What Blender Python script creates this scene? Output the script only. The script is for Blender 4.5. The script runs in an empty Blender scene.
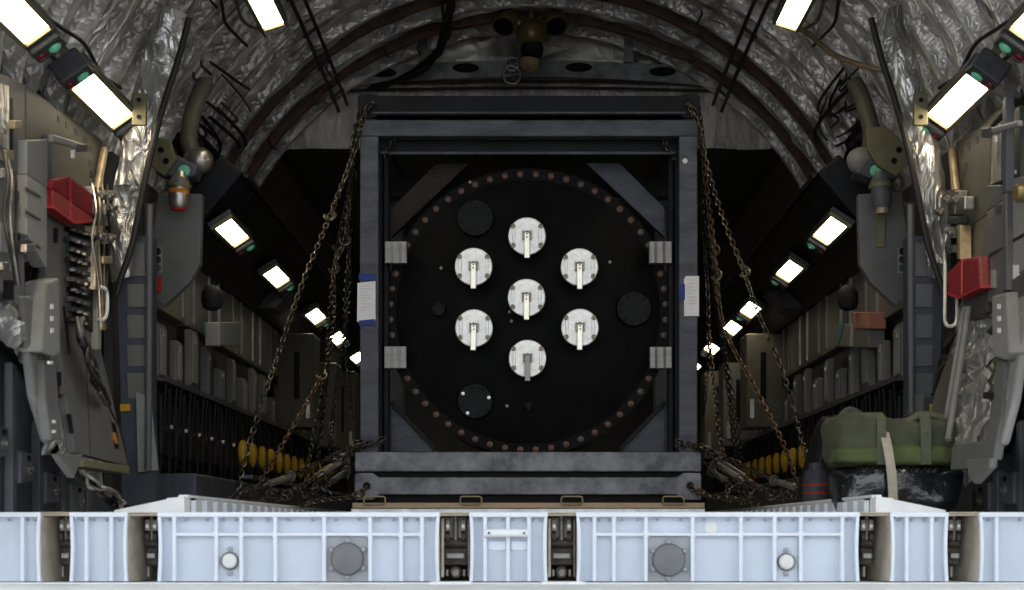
import bpy, bmesh, math, random
from mathutils import Vector, Matrix, noise
random.seed(7)
sc = bpy.context.scene
COL = sc.collection
PI = math.pi
V = Vector

# ------------------------------------------------------------------ camera, sky, exposure
FP = 1900.0            # focal length in pixels
VX, VY = 530.0, 530.0  # where the hold's long axis vanishes
EZ = -0.09             # eye height relative to the cargo floor (floor is z = 0)
cam = bpy.data.cameras.new('camera')
cam.sensor_width = 36.0
cam.lens = FP / 1024 * 36
cam.shift_x = (512 - VX) / 1024
cam.shift_y = (VY - 295) / 1024
cam.clip_end = 500
cam.dof.use_dof = True
cam.dof.focus_distance = 14.6
cam.dof.aperture_fstop = 3.2
camo = bpy.data.objects.new('camera', cam)
camo.location = (0, 0, EZ)
camo.rotation_euler = (PI / 2, 0, 0)
COL.objects.link(camo)
sc.camera = camo

world = bpy.data.worlds.new('overcast_sky')
sc.world = world
world.use_nodes = True
bgn = world.node_tree.nodes['Background']
bgn.inputs[0].default_value = (0.90, 0.95, 1.0, 1)
bgn.inputs[1].default_value = 2.2

sc.view_settings.view_transform = 'Standard'
sc.view_settings.look = 'None'
sc.view_settings.exposure = 0.0
sc.view_settings.gamma = 1.0
sc.view_settings.use_curve_mapping = False

LAMP = 16.0            # radiance of the hold's lamp diffusers

# ------------------------------------------------------------------ materials
MATS = {}
def mat(name, col, rough=0.5, metal=0.0, var=0.12, scale=6.0, bump=0.0, bscale=40.0, col2=None, spec=0.22, coat=0.0,
        thr=(0.35, 0.65), stretch=(1, 1, 1), emit=0.0):
    m = bpy.data.materials.new(name); m.use_nodes = True
    nt = m.node_tree; N = nt.nodes; L = nt.links
    p = N['Principled BSDF']
    p.inputs['Roughness'].default_value = rough
    p.inputs['Metallic'].default_value = metal
    p.inputs['Specular IOR Level'].default_value = spec
    p.inputs['Coat Weight'].default_value = coat
    tc = N.new('ShaderNodeTexCoord'); mp = N.new('ShaderNodeMapping'); mp.inputs['Scale'].default_value = stretch
    L.new(tc.outputs['Object'], mp.inputs['Vector'])
    nz = N.new('ShaderNodeTexNoise'); nz.inputs['Scale'].default_value = scale; nz.inputs['Detail'].default_value = 6
    nz.inputs['Roughness'].default_value = 0.65
    L.new(mp.outputs[0], nz.inputs['Vector'])
    cr = N.new('ShaderNodeValToRGB')
    a = [max(0, c * (1 - var)) for c in col]; b = [min(1, c * (1 + var)) for c in col] if col2 is None else list(col2)
    cr.color_ramp.elements[0].color = (*a, 1); cr.color_ramp.elements[1].color = (*b, 1)
    cr.color_ramp.elements[0].position = thr[0]; cr.color_ramp.elements[1].position = thr[1]
    L.new(nz.outputs['Fac'], cr.inputs[0]); L.new(cr.outputs[0], p.inputs['Base Color'])
    if bump:
        nb = N.new('ShaderNodeTexNoise'); nb.inputs['Scale'].default_value = bscale; nb.inputs['Detail'].default_value = 5
        L.new(mp.outputs[0], nb.inputs['Vector'])
        bp = N.new('ShaderNodeBump'); bp.inputs['Strength'].default_value = bump; bp.inputs['Distance'].default_value = 0.02
        L.new(nb.outputs['Fac'], bp.inputs['Height']); L.new(bp.outputs[0], p.inputs['Normal'])
    if emit:
        p.inputs['Emission Color'].default_value = (*col, 1); p.inputs['Emission Strength'].default_value = emit
    MATS[name] = m
    return m

def foil_mat(name, c0, c1, rough=0.34, bump=0.6, metal=0.85, stretch=(1, 1, 1), vs=3.2):
    m = bpy.data.materials.new(name); m.use_nodes = True
    nt = m.node_tree; N = nt.nodes; L = nt.links
    p = N['Principled BSDF']; p.inputs['Metallic'].default_value = metal; p.inputs['Roughness'].default_value = rough
    tc = N.new('ShaderNodeTexCoord'); mp = N.new('ShaderNodeMapping'); mp.inputs['Scale'].default_value = stretch
    L.new(tc.outputs['Object'], mp.inputs['Vector'])
    nz = N.new('ShaderNodeTexNoise'); nz.inputs['Scale'].default_value = 2.2; nz.inputs['Detail'].default_value = 8
    nz.inputs['Distortion'].default_value = .8
    L.new(mp.outputs[0], nz.inputs['Vector'])
    cr = N.new('ShaderNodeValToRGB'); cr.color_ramp.elements[0].color = (*c0, 1); cr.color_ramp.elements[1].color = (*c1, 1)
    cr.color_ramp.elements[0].position = .40; cr.color_ramp.elements[1].position = .60
    L.new(nz.outputs['Fac'], cr.inputs[0]); L.new(cr.outputs[0], p.inputs['Base Color'])
    hs = []
    for sc_, w in ((vs * .7, .10), (vs * 2.4, .035)):
        vo = N.new('ShaderNodeTexNoise'); vo.noise_type = 'RIDGED_MULTIFRACTAL'; vo.inputs['Scale'].default_value = sc_
        vo.inputs['Detail'].default_value = 3; vo.inputs['Distortion'].default_value = .9; vo.inputs['Offset'].default_value = 1.0; vo.inputs['Gain'].default_value = 1.0
        L.new(mp.outputs[0], vo.inputs['Vector'])
        mu = N.new('ShaderNodeMath'); mu.operation = 'MULTIPLY'; mu.inputs[1].default_value = w
        L.new(vo.outputs['Fac'], mu.inputs[0]); hs.append(mu)
    ad = N.new('ShaderNodeMath'); ad.operation = 'ADD'
    L.new(hs[0].outputs[0], ad.inputs[0]); L.new(hs[1].outputs[0], ad.inputs[1])
    bp = N.new('ShaderNodeBump'); bp.inputs['Strength'].default_value = bump; bp.inputs['Distance'].default_value = 0.35
    L.new(ad.outputs[0], bp.inputs['Height']); L.new(bp.outputs[0], p.inputs['Normal'])
    MATS[name] = m

foil_mat('foil', (.2, .193, .182), (.70, .67, .62), .34, .55, .6, (.8, 3.2, .8), 2.2)
foil_mat('foil_bright', (.3, .3, .295), (.66, .65, .63), .32, .9, .65, (1.6, 1, .7), 3)
foil_mat('foil_dull', (.24, .228, .212), (.76, .72, .66), .38, .5, .4, (.7, 3.6, .7), 2.2)
foil_mat('foil_rib', (.34, .325, .305), (.72, .69, .65), .4, .5, .45, (1, 1, 1), 5)
foil_mat('foil_curtain', (.5, .465, .43), (.85, .80, .75), .5, .5, .1, (2.2, 1, .6), 5)
mat('rib_grey', (0.195, 0.195, 0.195), .45, .5, .3, 8, .3)
mat('rib_brown', (0.108, 0.066, 0.0504), .5, .3, .35, 8, .3)
mat('skin_dark', (.05, .05, .055), .7)
mat('olive_panel', (0.1054, 0.1004, 0.07936), .5, .1, .14, 5, .05, 60)
mat('grey_panel', (0.121, 0.121, 0.1166), .5, .1, .12, 5, .05, 60)
mat('dark_grey_panel', (0.06, 0.06, 0.06), .5, .1, .2, 6, .05)
mat('pale_panel', (0.216, 0.216, 0.207), .5, .05, .1, 7)
mat('slate', (0.0528, 0.06, 0.075), .5, .2, .2, 5, .1, 30)
mat('slate_light', (0.0935, 0.099, 0.11), .5, .2, .12, 5)
mat('near_black', (0.0072, 0.0072, 0.0084), .45, 0, .3, spec=.1)
mat('black_fabric', (0.0084, 0.0084, 0.0096), .75, 0, .4, 12, .3)
mat('trunk', (0.014, 0.015, 0.018), .5, .2, .25, 5, spec=.1)
mat('housing', (0.0525, 0.056, 0.0616), .45, .3, .2)
mat('bare_metal', (0.39, 0.375, 0.345), .35, .9, .25, 9, .15)
mat('tan_metal', (0.294, 0.231, 0.147), .45, .4, .25, 9)
mat('brass', (0.26, 0.195, 0.091), .4, .6, .2, 6)
mat('bracket_olive', (0.15, 0.138, 0.078), .5, .2, .15, 6)
mat('red_fabric', (0.2046, 0.00992, 0.0186), .6, 0, .25, 9, .25, 25)
mat('red', (.35, .02, .02), .5)
mat('yellow', (0.434, 0.259, 0.021), .55, 0, .2, 8)
mat('orange', (.5, .17, .02), .55)
mat('teal', (0.042, 0.231, 0.231), .5)
mat('salmon', (0.315, 0.133, 0.091), .6)
mat('white_paint', (.72, .72, .70), .45, 0, .08)
mat('rubber', (.02, .018, .017), .5)
mat('cable', (.022, .018, .017), .5)
mat('frame_black', (0.01, 0.01025, 0.0125), .42, .0, .35, 5, .12, 22, spec=.12)
mat('frame_grey', (0.07456, 0.07895, 0.0965), .42, .1, .35, 4, .15, 25, stretch=(1, 1, 3))
mat('frame_daylit_scuffed', (0.1259, 0.136, 0.1612), .4, .1, .3, 5, .15, 20, col2=(.27, .28, .31))  # mottled; daylight on the foot beams painted in as a paler blue-grey
mat('vessel_black', (0.0068, 0.0068, 0.0076), .5, 0, .35, 4, .06, 12, spec=.06)
mat('gusset_brown', (0.028, 0.0189, 0.014), .5, .2, .4, 5, .2)
mat('bolt_rust', (0.119, 0.0744, 0.05704), .45, .6, .3, 14)
mat('bolt_black', (0.00672, 0.00672, 0.00768), .4, .0, spec=.1)
mat('bolt_bright', (.6, .6, .6), .3, .8)
mat('plug_steel', (.9, .89, .86), .36, .35, .14, 22, .12, 50)
mat('plug_dirty', (.3, .28, .24), .4, .6, .3, 20)
mat('lever_ivory', (.95, .9, .78), .3, .5, .08, 10)
mat('lever_grey', (.3, .29, .26), .4, .5, .15, 10)
mat('paper', (0.832, 0.832, 0.8632), .7, 0, .05, 14)
mat('tape_blue', (.025, .06, .26), .55)
mat('print_grey', (.45, .45, .5), .7)
mat('chain_dark', (.06, .056, .052), .42, .8, .4, 20)
mat('chain_gold', (.12, .10, .072), .4, .8, .4, 20)
mat('chain_rust', (.13, .083, .052), .5, .7, .4, 20)
mat('galvanised', (0.2448, 0.2387, 0.2264), .45, .7, .25, 14)
mat('ramp_paint', (0.5524, 0.611, 0.6947), .45, 0, .05, 4, .05, 30, spec=.4)
mat('ramp_rib', (0.7277, 0.7749, 0.8505), .45, 0, .05, 5, spec=.4)
mat('ramp_white', (0.8041, 0.8228, 0.8415), .5, 0, .06, 5)
mat('ramp_cap', (.62, .58, .52), .5, .1, .15, 5)
mat('cover_plate', (0.315, 0.33, 0.3525), .45, .3, .1, 8)
mat('cover_round', (.17, .175, .18), .5, .2, .12, 9)
mat('pocket_tan', (0.66, 0.576, 0.444), .5, .1, .3, 5, .1, col2=(.7, .66, .58))
mat('pocket_dark', (.06, .052, .042), .5, .3, .45, 12, .2)
mat('latch_steel', (.2, .185, .16), .4, .6, .35, 14, .2)
mat('plywood', (.55, .40, .26), .6, 0, .12, 3, stretch=(1, 8, 8))
mat('alu', (.62, .62, .62), .4, .7, .2, 8)
mat('deck_grey', (.2, .21, .22), .5, .3, .2, 3)
mat('concrete', (.42, .41, .39), .85, 0, .1, 1.5)
mat('stencil_orange', (.55, .24, .1), .6)
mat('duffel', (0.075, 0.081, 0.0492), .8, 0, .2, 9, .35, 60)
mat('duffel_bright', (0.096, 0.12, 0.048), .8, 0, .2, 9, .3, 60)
mat('webbing', (0.465, 0.4275, 0.3375), .7, 0, .1, 30)
mat('web_green', (0.108, 0.111, 0.078), .8, 0, .15, 20)
mat('bin_liner', (.012, .013, .017), .16, 0, .2, 9, .9, 7, spec=.8)
mat('green_lamp', (.12, .42, .28), .3, emit=0.12)
mat('dark_red_lamp', (.12, .01, .015), .25)
dm = mat('diffuser', (1.0, .87, .66), .5, var=.0)
dm.node_tree.nodes['Principled BSDF'].inputs['Emission Strength'].default_value = LAMP
dm.node_tree.nodes['Principled BSDF'].inputs['Emission Color'].default_value = (1.0, .86, .64, 1)

# ------------------------------------------------------------------ mesh helpers
class MB:
    def __init__(s): s.v = []; s.f = []
    def add(s, vs, fs):
        o = len(s.v); s.v += [V(p) for p in vs]; s.f += [tuple(i + o for i in f) for f in fs]; return s
    def box(s, x0, x1, y0, y1, z0, z1):
        return s.add([(x0, y0, z0), (x1, y0, z0), (x1, y1, z0), (x0, y1, z0), (x0, y0, z1), (x1, y0, z1), (x1, y1, z1), (x0, y1, z1)],
                     [(0, 3, 2, 1), (4, 5, 6, 7), (0, 1, 5, 4), (1, 2, 6, 5), (2, 3, 7, 6), (3, 0, 4, 7)])
    def obox(s, c, a, b, n):            # centre and three half-axis vectors
        c, a, b, n = V(c), V(a), V(b), V(n)
        if a.cross(b).dot(n) < 0: a, b = b, a
        vs = [c - a - b - n, c + a - b - n, c + a + b - n, c - a + b - n, c - a - b + n, c + a - b + n, c + a + b + n, c - a + b + n]
        return s.add(vs, [(0, 3, 2, 1), (4, 5, 6, 7), (0, 1, 5, 4), (1, 2, 6, 5), (2, 3, 7, 6), (3, 0, 4, 7)])
    def prism(s, pts, vec):             # polygon swept along a vector
        pts = [V(p) for p in pts]; vec = V(vec); n = len(pts)
        nr = V((0, 0, 0))
        for i in range(n): nr += pts[i].cross(pts[(i + 1) % n])
        if nr.dot(vec) > 0: pts = pts[::-1]
        vs = pts + [p + vec for p in pts]
        fs = [tuple(range(n)), tuple(range(2 * n - 1, n - 1, -1))]
        fs += [((i + 1) % n, i, i + n, (i + 1) % n + n) for i in range(n)]
        return s.add(vs, fs)
    def cyl(s, p0, p1, r0, n=16, r1=None, caps=True):
        p0, p1 = V(p0), V(p1); r1 = r0 if r1 is None else r1
        t = (p1 - p0).normalized(); u = t.orthogonal().normalized(); w = t.cross(u)
        vs = []
        for p, r in ((p0, r0), (p1, r1)):
            vs += [p + (u * math.cos(2 * PI * i / n) + w * math.sin(2 * PI * i / n)) * r for i in range(n)]
        fs = [(i, (i + 1) % n, (i + 1) % n + n, i + n) for i in range(n)]
        if caps: fs += [tuple(range(n - 1, -1, -1)), tuple(range(n, 2 * n))]
        return s.add(vs, fs)
    def lathe(s, c, axis, prof, n=20):  # prof: (radius, distance along the axis)
        c, t = V(c), V(axis).normalized(); u = t.orthogonal().normalized(); w = t.cross(u)
        vs = []; fs = []
        for r, h in prof:
            vs += [c + t * h + (u * math.cos(2 * PI * i / n) + w * math.sin(2 * PI * i / n)) * max(r, 1e-4) for i in range(n)]
        for k in range(len(prof) - 1):
            fs += [(k * n + i, k * n + (i + 1) % n, (k + 1) * n + (i + 1) % n, (k + 1) * n + i) for i in range(n)]
        fs += [tuple(range(n - 1, -1, -1)), tuple(range((len(prof) - 1) * n, len(prof) * n))]
        return s.add(vs, fs)
    def tube(s, pts, r, n=6, closed=False, flat=1.0):
        pts = [V(p) for p in pts]; m = len(pts); vs = []; fs = []
        up = None
        for i, p in enumerate(pts):
            if closed: t = pts[(i + 1) % m] - pts[i - 1]
            else: t = pts[min(i + 1, m - 1)] - pts[max(i - 1, 0)]
            t = t.normalized() if t.length > 1e-9 else V((0, 0, 1))
            u = t.orthogonal() if up is None else (up - t * up.dot(t))
            if u.length < 1e-6: u = t.orthogonal()
            u.normalize(); up = u; w = t.cross(u)
            vs += [p + (u * math.cos(2 * PI * k / n) + w * math.sin(2 * PI * k / n) * flat) * r for k in range(n)]
        for i in range(m if closed else m - 1):
            j = (i + 1) % m
            fs += [(i * n + k, i * n + (k + 1) % n, j * n + (k + 1) % n, j * n + k) for k in range(n)]
        if not closed: fs += [tuple(range(n - 1, -1, -1)), tuple(range((m - 1) * n, m * n))]
        return s.add(vs, fs)
    def ring(s, c, axis, r_in, r_out, h, n=48):   # flat washer extruded along the axis
        c, t = V(c), V(axis).normalized(); u = t.orthogonal().normalized(); w = t.cross(u); vs = []
        for r, k in ((r_in, 0), (r_out, 0), (r_out, h), (r_in, h)):
            vs += [c + t * k + (u * math.cos(2 * PI * i / n) + w * math.sin(2 * PI * i / n)) * r for i in range(n)]
        fs = []
        for k in range(4):
            j = (k + 1) % 4
            fs += [(k * n + (i + 1) % n, k * n + i, j * n + i, j * n + (i + 1) % n) for i in range(n)]
        return s.add(vs, fs)
    def mesh(s, name, org, smooth):
        me = bpy.data.meshes.new(name)
        me.from_pydata([tuple(p - org) for p in s.v], [], s.f)
        me.update()
        if smooth:
            me.polygons.foreach_set('use_smooth', [True] * len(me.polygons))
            me.set_sharp_from_angle(angle=math.radians(38))
        return me
    def build(s, name, m, parent=None, smooth=False, bevel=0.0, label=None, cat=None, group=None, kind=None, local=False):
        xs = [p.x for p in s.v]; ys = [p.y for p in s.v]; zs = [p.z for p in s.v]
        org = V(((min(xs) + max(xs)) / 2, (min(ys) + max(ys)) / 2, min(zs)))
        o = bpy.data.objects.new(name, s.mesh(name, org, smooth))
        o.data.materials.append(MATS[m])
        COL.objects.link(o)
        WP[o.name] = org
        if parent is not None:
            o.parent = parent; o.location = org - WP[parent.name]
        else: o.location = org
        if bevel:
            b = o.modifiers.new('bevel', 'BEVEL'); b.width = bevel; b.segments = 2; b.limit_method = 'ANGLE'
        tag(o, label, cat, group, kind)
        return o
WP = {}
def tag(o, label=None, cat=None, group=None, kind=None):
    if label: o['label'] = label
    if cat: o['category'] = cat
    if group: o['group'] = group
    if kind: o['kind'] = kind
    return o
def thing(name, label, cat, loc, group=None, kind=None):
    o = bpy.data.objects.new(name, None); COL.objects.link(o); o.location = V(loc); o.empty_display_size = .1
    WP[o.name] = V(loc)
    return tag(o, label, cat, group, kind)
def copy_tree(o, parent=None):
    c = o.copy(); COL.objects.link(c); c.parent = parent
    for ch in list(o.children): copy_tree(ch, c)
    return c
def P(px, py, d):                       # a point that shows at (px, py) from the camera, d metres away along the hold
    return V(((px - VX) * d / FP, d, (VY - py) * d / FP + EZ))
def wallX(z):                           # inner face of the side wall beside the ramp
    return 2.345 + .28 * min(max(z, 0), 1.85)
def W(px, py, off=0.0):                 # the point of the ramp side wall (off metres in front of it) seen at (px, py)
    s = -1 if px < VX else 1; a = abs(px - VX); b = VY - py
    t = (2.345 + .28 * EZ - off) / (a - .28 * b)
    if t < 0 or b * t + EZ > 1.85: t = (2.345 + .28 * 1.85 - off) / a
    return V((s * a * t, t * FP, b * t + EZ))
def H(px, py, off=0.0, X=2.72):         # the same for the upright wall of the hold
    t = (X - off) / abs(px - VX)
    return V(((px - VX) * t, t * FP, (VY - py) * t + EZ))
def wplate(poly, off, th, fn=W, X=None):
    s = -1 if poly[0][0] < VX else 1
    if fn is not W: return MB().prism([fn(x, y, off) for x, y in poly], (s * th, 0, 0))
    mb = MB()                           # the ramp wall bends at z = 1.85: fold the plate there
    zz = lambda q: W(q[0], q[1], off).z - 1.85
    for sg in (1, -1):
        out = []
        for i, p in enumerate(poly):
            q = poly[(i + 1) % len(poly)]; a, b = zz(p) * sg, zz(q) * sg
            if a >= 0: out.append(p)
            if (a > 0 and b < 0) or (a < 0 and b > 0):
                lo, hi = 0.0, 1.0
                for _ in range(24):
                    m = (lo + hi) / 2; c = zz((p[0] + (q[0] - p[0]) * m, p[1] + (q[1] - p[1]) * m)) * sg
                    if (c > 0) == (a > 0): lo = m
                    else: hi = m
                out.append((p[0] + (q[0] - p[0]) * lo, p[1] + (q[1] - p[1]) * lo))
        if len(out) > 2 and max(abs(zz(p)) for p in out) > 1e-4:
            mb.prism([W(x, y, off) for x, y in out], (s * th, 0, 0))
    return mb
def fplate(poly, d, th):                # plate facing aft at depth d
    return MB().prism([P(x, y, d) for x, y in poly], (0, th, 0))

CZ, CR = 1.66, 3.10                     # centre height and radius of the fuselage lining
def arc(th, r=CR, y=0): return V((r * math.sin(th), y, CZ + r * math.cos(th)))

# ------------------------------------------------------------------ the setting
MB().box(-60, 60, -40, 60, -1.75, -1.7).build('ground', 'concrete', kind='structure')
fl = MB().box(-2.85, 2.85, 9.95, 30, -.08, 0)
fl.build('floor', 'deck_grey', kind='structure')
for s, nm in ((-1, 'wall_left'), (1, 'wall_right')):
    MB().box(min(s * 2.80, s * 2.86), max(s * 2.80, s * 2.86), 12.75, 30, 0, 2.45).build(nm + '_hold', 'dark_grey_panel', kind='structure')
MB().box(-2.86, 2.86, 30, 30.1, 0, 3.7).build('wall_front', 'skin_dark', kind='structure')

TH = 1.62                               # lining covers +-TH radians from the crown
skin = MB(); n = 60
for k, y in enumerate((8.9, 30.0)):
    skin.v += [arc(-2.1 + 4.2 * i / n, 3.22, y) for i in range(n + 1)]
skin.f += [(i, i + 1, i + 1 + n + 1, i + n + 1) for i in range(n)]
ceiling = skin.build('ceiling', 'skin_dark', kind='structure', smooth=True)

# unseen tail overhang, added to shade the upper frame; rises aft, sides open
tail = MB(); n = 40
for k in range(9):
    y = 8.92 - 1.1 * k; f = k / 8
    tail.v += [V((math.sin(-1.25 + 2.5 * i / n) * (3.3 + .4 * f), y, CZ + .1 + 2.9 * f + math.cos(-1.25 + 2.5 * i / n) * (3.2 - .6 * f))) for i in range(n + 1)]
for k in range(8):
    tail.f += [(k * (n + 1) + i, k * (n + 1) + i + 1, (k + 1) * (n + 1) + i + 1, (k + 1) * (n + 1) + i) for i in range(n)]
tail.build('ceiling_tail_shade', 'grey_panel', kind='structure', smooth=True)

def crumple(p, amp):
    q = p * 1.7
    a = abs(noise.noise(q)) * 1.0 + abs(noise.noise(q * 2.3 + V((5, 1, 2)))) * .5 + abs(noise.noise(q * 5.1)) * .22
    return amp * (a - .45)
RS = .47
ribs_y = [8.95 + RS * i for i in range(21)]    # last one at 18.35
for bi in range(len(ribs_y)):
    y0 = ribs_y[bi]; y1 = y0 + (RS if bi < 20 else .27)
    nu, nv = 14, 130
    mb = MB()
    for j in range(nv + 1):
        th = -TH + 2 * TH * j / nv
        for i in range(nu + 1):
            f = i / nu; y = y0 + (y1 - y0) * f
            p = arc(th, CR + .03, y)
            wv = noise.noise(V((th * 2.2, y0 * 3.1, 1.7)))
            sag = .05 - .05 * math.sin(PI * f) - .042 * math.sin(2 * PI * (1.5 + .5 * (bi % 3 == 0)) * f + 2.5 * wv) * math.sin(PI * f)
            st = V((p.x * 2.2, p.y * 1.0, p.z * 2.2))
            r = CR + .03 + sag + crumple(V((p.x * .9, p.y * 3.2, p.z * .9)), .11) * math.sin(PI * min(1, .12 + f * .9))
            mb.v.append(arc(th, r, y))
    for j in range(nv):
        for i in range(nu):
            a = j * (nu + 1) + i
            mb.f.append((a, a + nu + 1, a + nu + 2, a + 1))
    mb.build('insulation_blanket', 'foil' if y0 < 13.2 else 'foil_dull', ceiling, smooth=True)
    rib = MB(); dep = (.075 if bi % 2 == 0 else .03) if bi < 17 else .05; wd = .03 if bi % 2 == 0 else .02
    nn = 72
    for j in range(nn + 1):
        th = -TH + 2 * TH * j / nn
        wob = .012 * noise.noise(V((th * 4, y0, 3)))
        for r, yy in ((CR + .07, y0 - wd), (CR - dep + wob, y0 - wd * .8), (CR - dep + wob - .012, y0), (CR - dep + wob, y0 + wd * .8), (CR + .07, y0 + wd)):
            rib.v.append(arc(th, r, yy))
    for j in range(nn):
        for i in range(4):
            a = j * 5 + i; rib.f.append((a, a + 5, a + 6, a + 1))
    rib.build('frame_rib', 'rib_brown' if bi in (17, 19) else 'foil_rib', ceiling, smooth=True)

# wing-box bulkhead: beam, foil curtain, lower ceiling ahead of it
ZB = 3.62
wb = MB()
tmax = math.acos((ZB - CZ) / (CR + .1))
pts = [arc(-tmax + 2 * tmax * i / 40, CR + .12, 18.62) for i in range(41)]
wb.prism(pts, (0, .08, 0))
bulk = wb.build('wall_wing_box', 'foil_dull', kind='structure')
cur = MB(); nx = 150; nz = 8; xm = 2.42
for i in range(nx + 1):
    x = -xm + 2 * xm * i / nx
    top = min(4.42, CZ + math.sqrt(max(0, (CR - .02) ** 2 - x * x)))
    bot = ZB + .03 * noise.noise(V((x * 3, 0, 0)))
    for j in range(nz + 1):
        z = bot + (max(top, bot + .02) - bot) * j / nz
        cur.v.append(V((x, 18.5 + .05 * noise.noise(V((x * 5.5, 0, z * .6))) + .02 * noise.noise(V((x * 15, 3, z * 3))), z)))
for i in range(nx):
    for j in range(nz):
        a = i * (nz + 1) + j; cur.f.append((a, a + nz + 1, a + nz + 2, a + 1))
cur.build('foil_curtain', 'foil_curtain', bulk, smooth=True)
bm_ = MB()
poly = []
for i in range(41):
    x = -2.05 + 4.1 * i / 40; poly.append(V((x, 18.36, 4.34 + .11 * (1 - (x / 2.05) ** 2))))
for i in range(40, -1, -1):
    x = -2.05 + 4.1 * i / 40; poly.append(V((x, 18.36, 4.16 + .13 * (1 - (x / 2.05) ** 2))))
beam_f = MB()
beam_f.v = poly + [p + V((0, .1, 0)) for p in poly]
for i in range(40):
    a, b, c, d = i, i + 1, 80 - i, 81 - i
    beam_f.f += [(d, c, b, a), (a + 82, b + 82, c + 82, d + 82), (a, b, b + 82, a + 82), (d + 82, c + 82, c, d)]
beam_o = beam_f.build('cross_beam', 'rib_grey', bulk)
for x in (-1.42, -.62, .47, 1.28):
    h = MB(); c = V((x, 18.36, 4.265 + .12 * (1 - (x / 2.05) ** 2)))
    h.v = [c + V((.13 * math.cos(2 * PI * k / 20), -.012 * (1 if True else 0), .045 * math.sin(2 * PI * k / 20))) for k in range(20)]
    h.v += [q + V((0, .02, 0)) for q in h.v]
    h.f = [tuple(range(20))] + [((k + 1) % 20, k, k + 20, (k + 1) % 20 + 20) for k in range(20)]
    h.build('lightening_hole', 'near_black', beam_o)
for x in (-1.03, .95):
    MB().box(x - .045, x + .045, 18.3, 18.36, 4.42, 4.74).build('stiffener', 'rib_grey', bulk)
MB().box(-2.86, 2.86, 18.62, 30, ZB, ZB + .08).build('ceiling_forward', 'skin_dark', kind='structure')
for s in (-1, 1):   # sloped lining between forward ceiling and side walls
    MB().prism([V((s * 2.86, 18.62, 2.4)), V((s * 2.86, 18.62, ZB + .02)), V((s * 2.5, 18.62, ZB + .02))], (0, 11.4, 0)).build('wall_upper_' + ('left' if s < 0 else 'right'), 'skin_dark', kind='structure')

# foil-covered side walls beside the ramp
for s, nm in ((-1, 'wall_left'), (1, 'wall_right')):
    mb = MB(); nu, nv = 46, 56
    for j in range(nv + 1):
        z = -.02 + 2.45 * j / nv
        for i in range(nu + 1):
            y = 9.0 + 3.7 * i / nu
            c = crumple(V((s * 3, y * 2.4, z * 1.3)), .13)
            mb.v.append(V((s * (max(wallX(z), 2.80) + .08 + c), y, z)))
    for j in range(nv):
        for i in range(nu):
            a = j * (nu + 1) + i
            mb.f.append((a, a + 1, a + nu + 2, a + nu + 1) if s > 0 else (a, a + nu + 1, a + nu + 2, a + 1))
    mb.build(nm, 'foil_bright', kind='structure', smooth=True)
    MB().box(min(s * 3.0, s * 3.1), max(s * 3.0, s * 3.1), 9.0, 12.8, -.05, 2.6).build('wall_outer_' + nm[5:], 'skin_dark', kind='structure')

# ------------------------------------------------------------------ cargo ramp edge
DR = 9.5
def rx(px): return (px - VX) * DR / FP
def rz(py): return (VY - py) * DR / FP + EZ
ramp = thing('cargo_ramp', 'pale blue ribbed end of the lowered cargo ramp with dark hinge pockets', 'ramp', (0, DR, rz(586)))
MB().box(rx(-60), rx(1120), DR + .36, DR + .42, rz(590), -.004).build('back_wall', 'pocket_dark', ramp)
MB().box(rx(-60), rx(1120), DR + .03, DR + .6, -.018, 0.0).build('deck_plate', 'ramp_cap', ramp)
MB().box(rx(-60), rx(1120), DR - .02, DR + .36, rz(592), rz(582.5)).build('bottom_flange', 'ramp_white', ramp)
segs = [(-40, 40, [22], False, 'l'), (70, 127, [86, 111], False, 'lr'), (158, 439, [174, 216, 241, 275, 324, 370, 401, 422], True, 'lr'),
        (470, 547, [485, 508, 529], False, 'lr'), (577, 859, [594.5, 614, 646, 692.6, 741, 774.7, 801, 842.5], True, 'lr'),
        (891, 948, [907, 932], False, 'lr'), (980, 1100, [997], False, 'l')]
YT, YB, YS = 513.5, 581.5, 534.5
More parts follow.
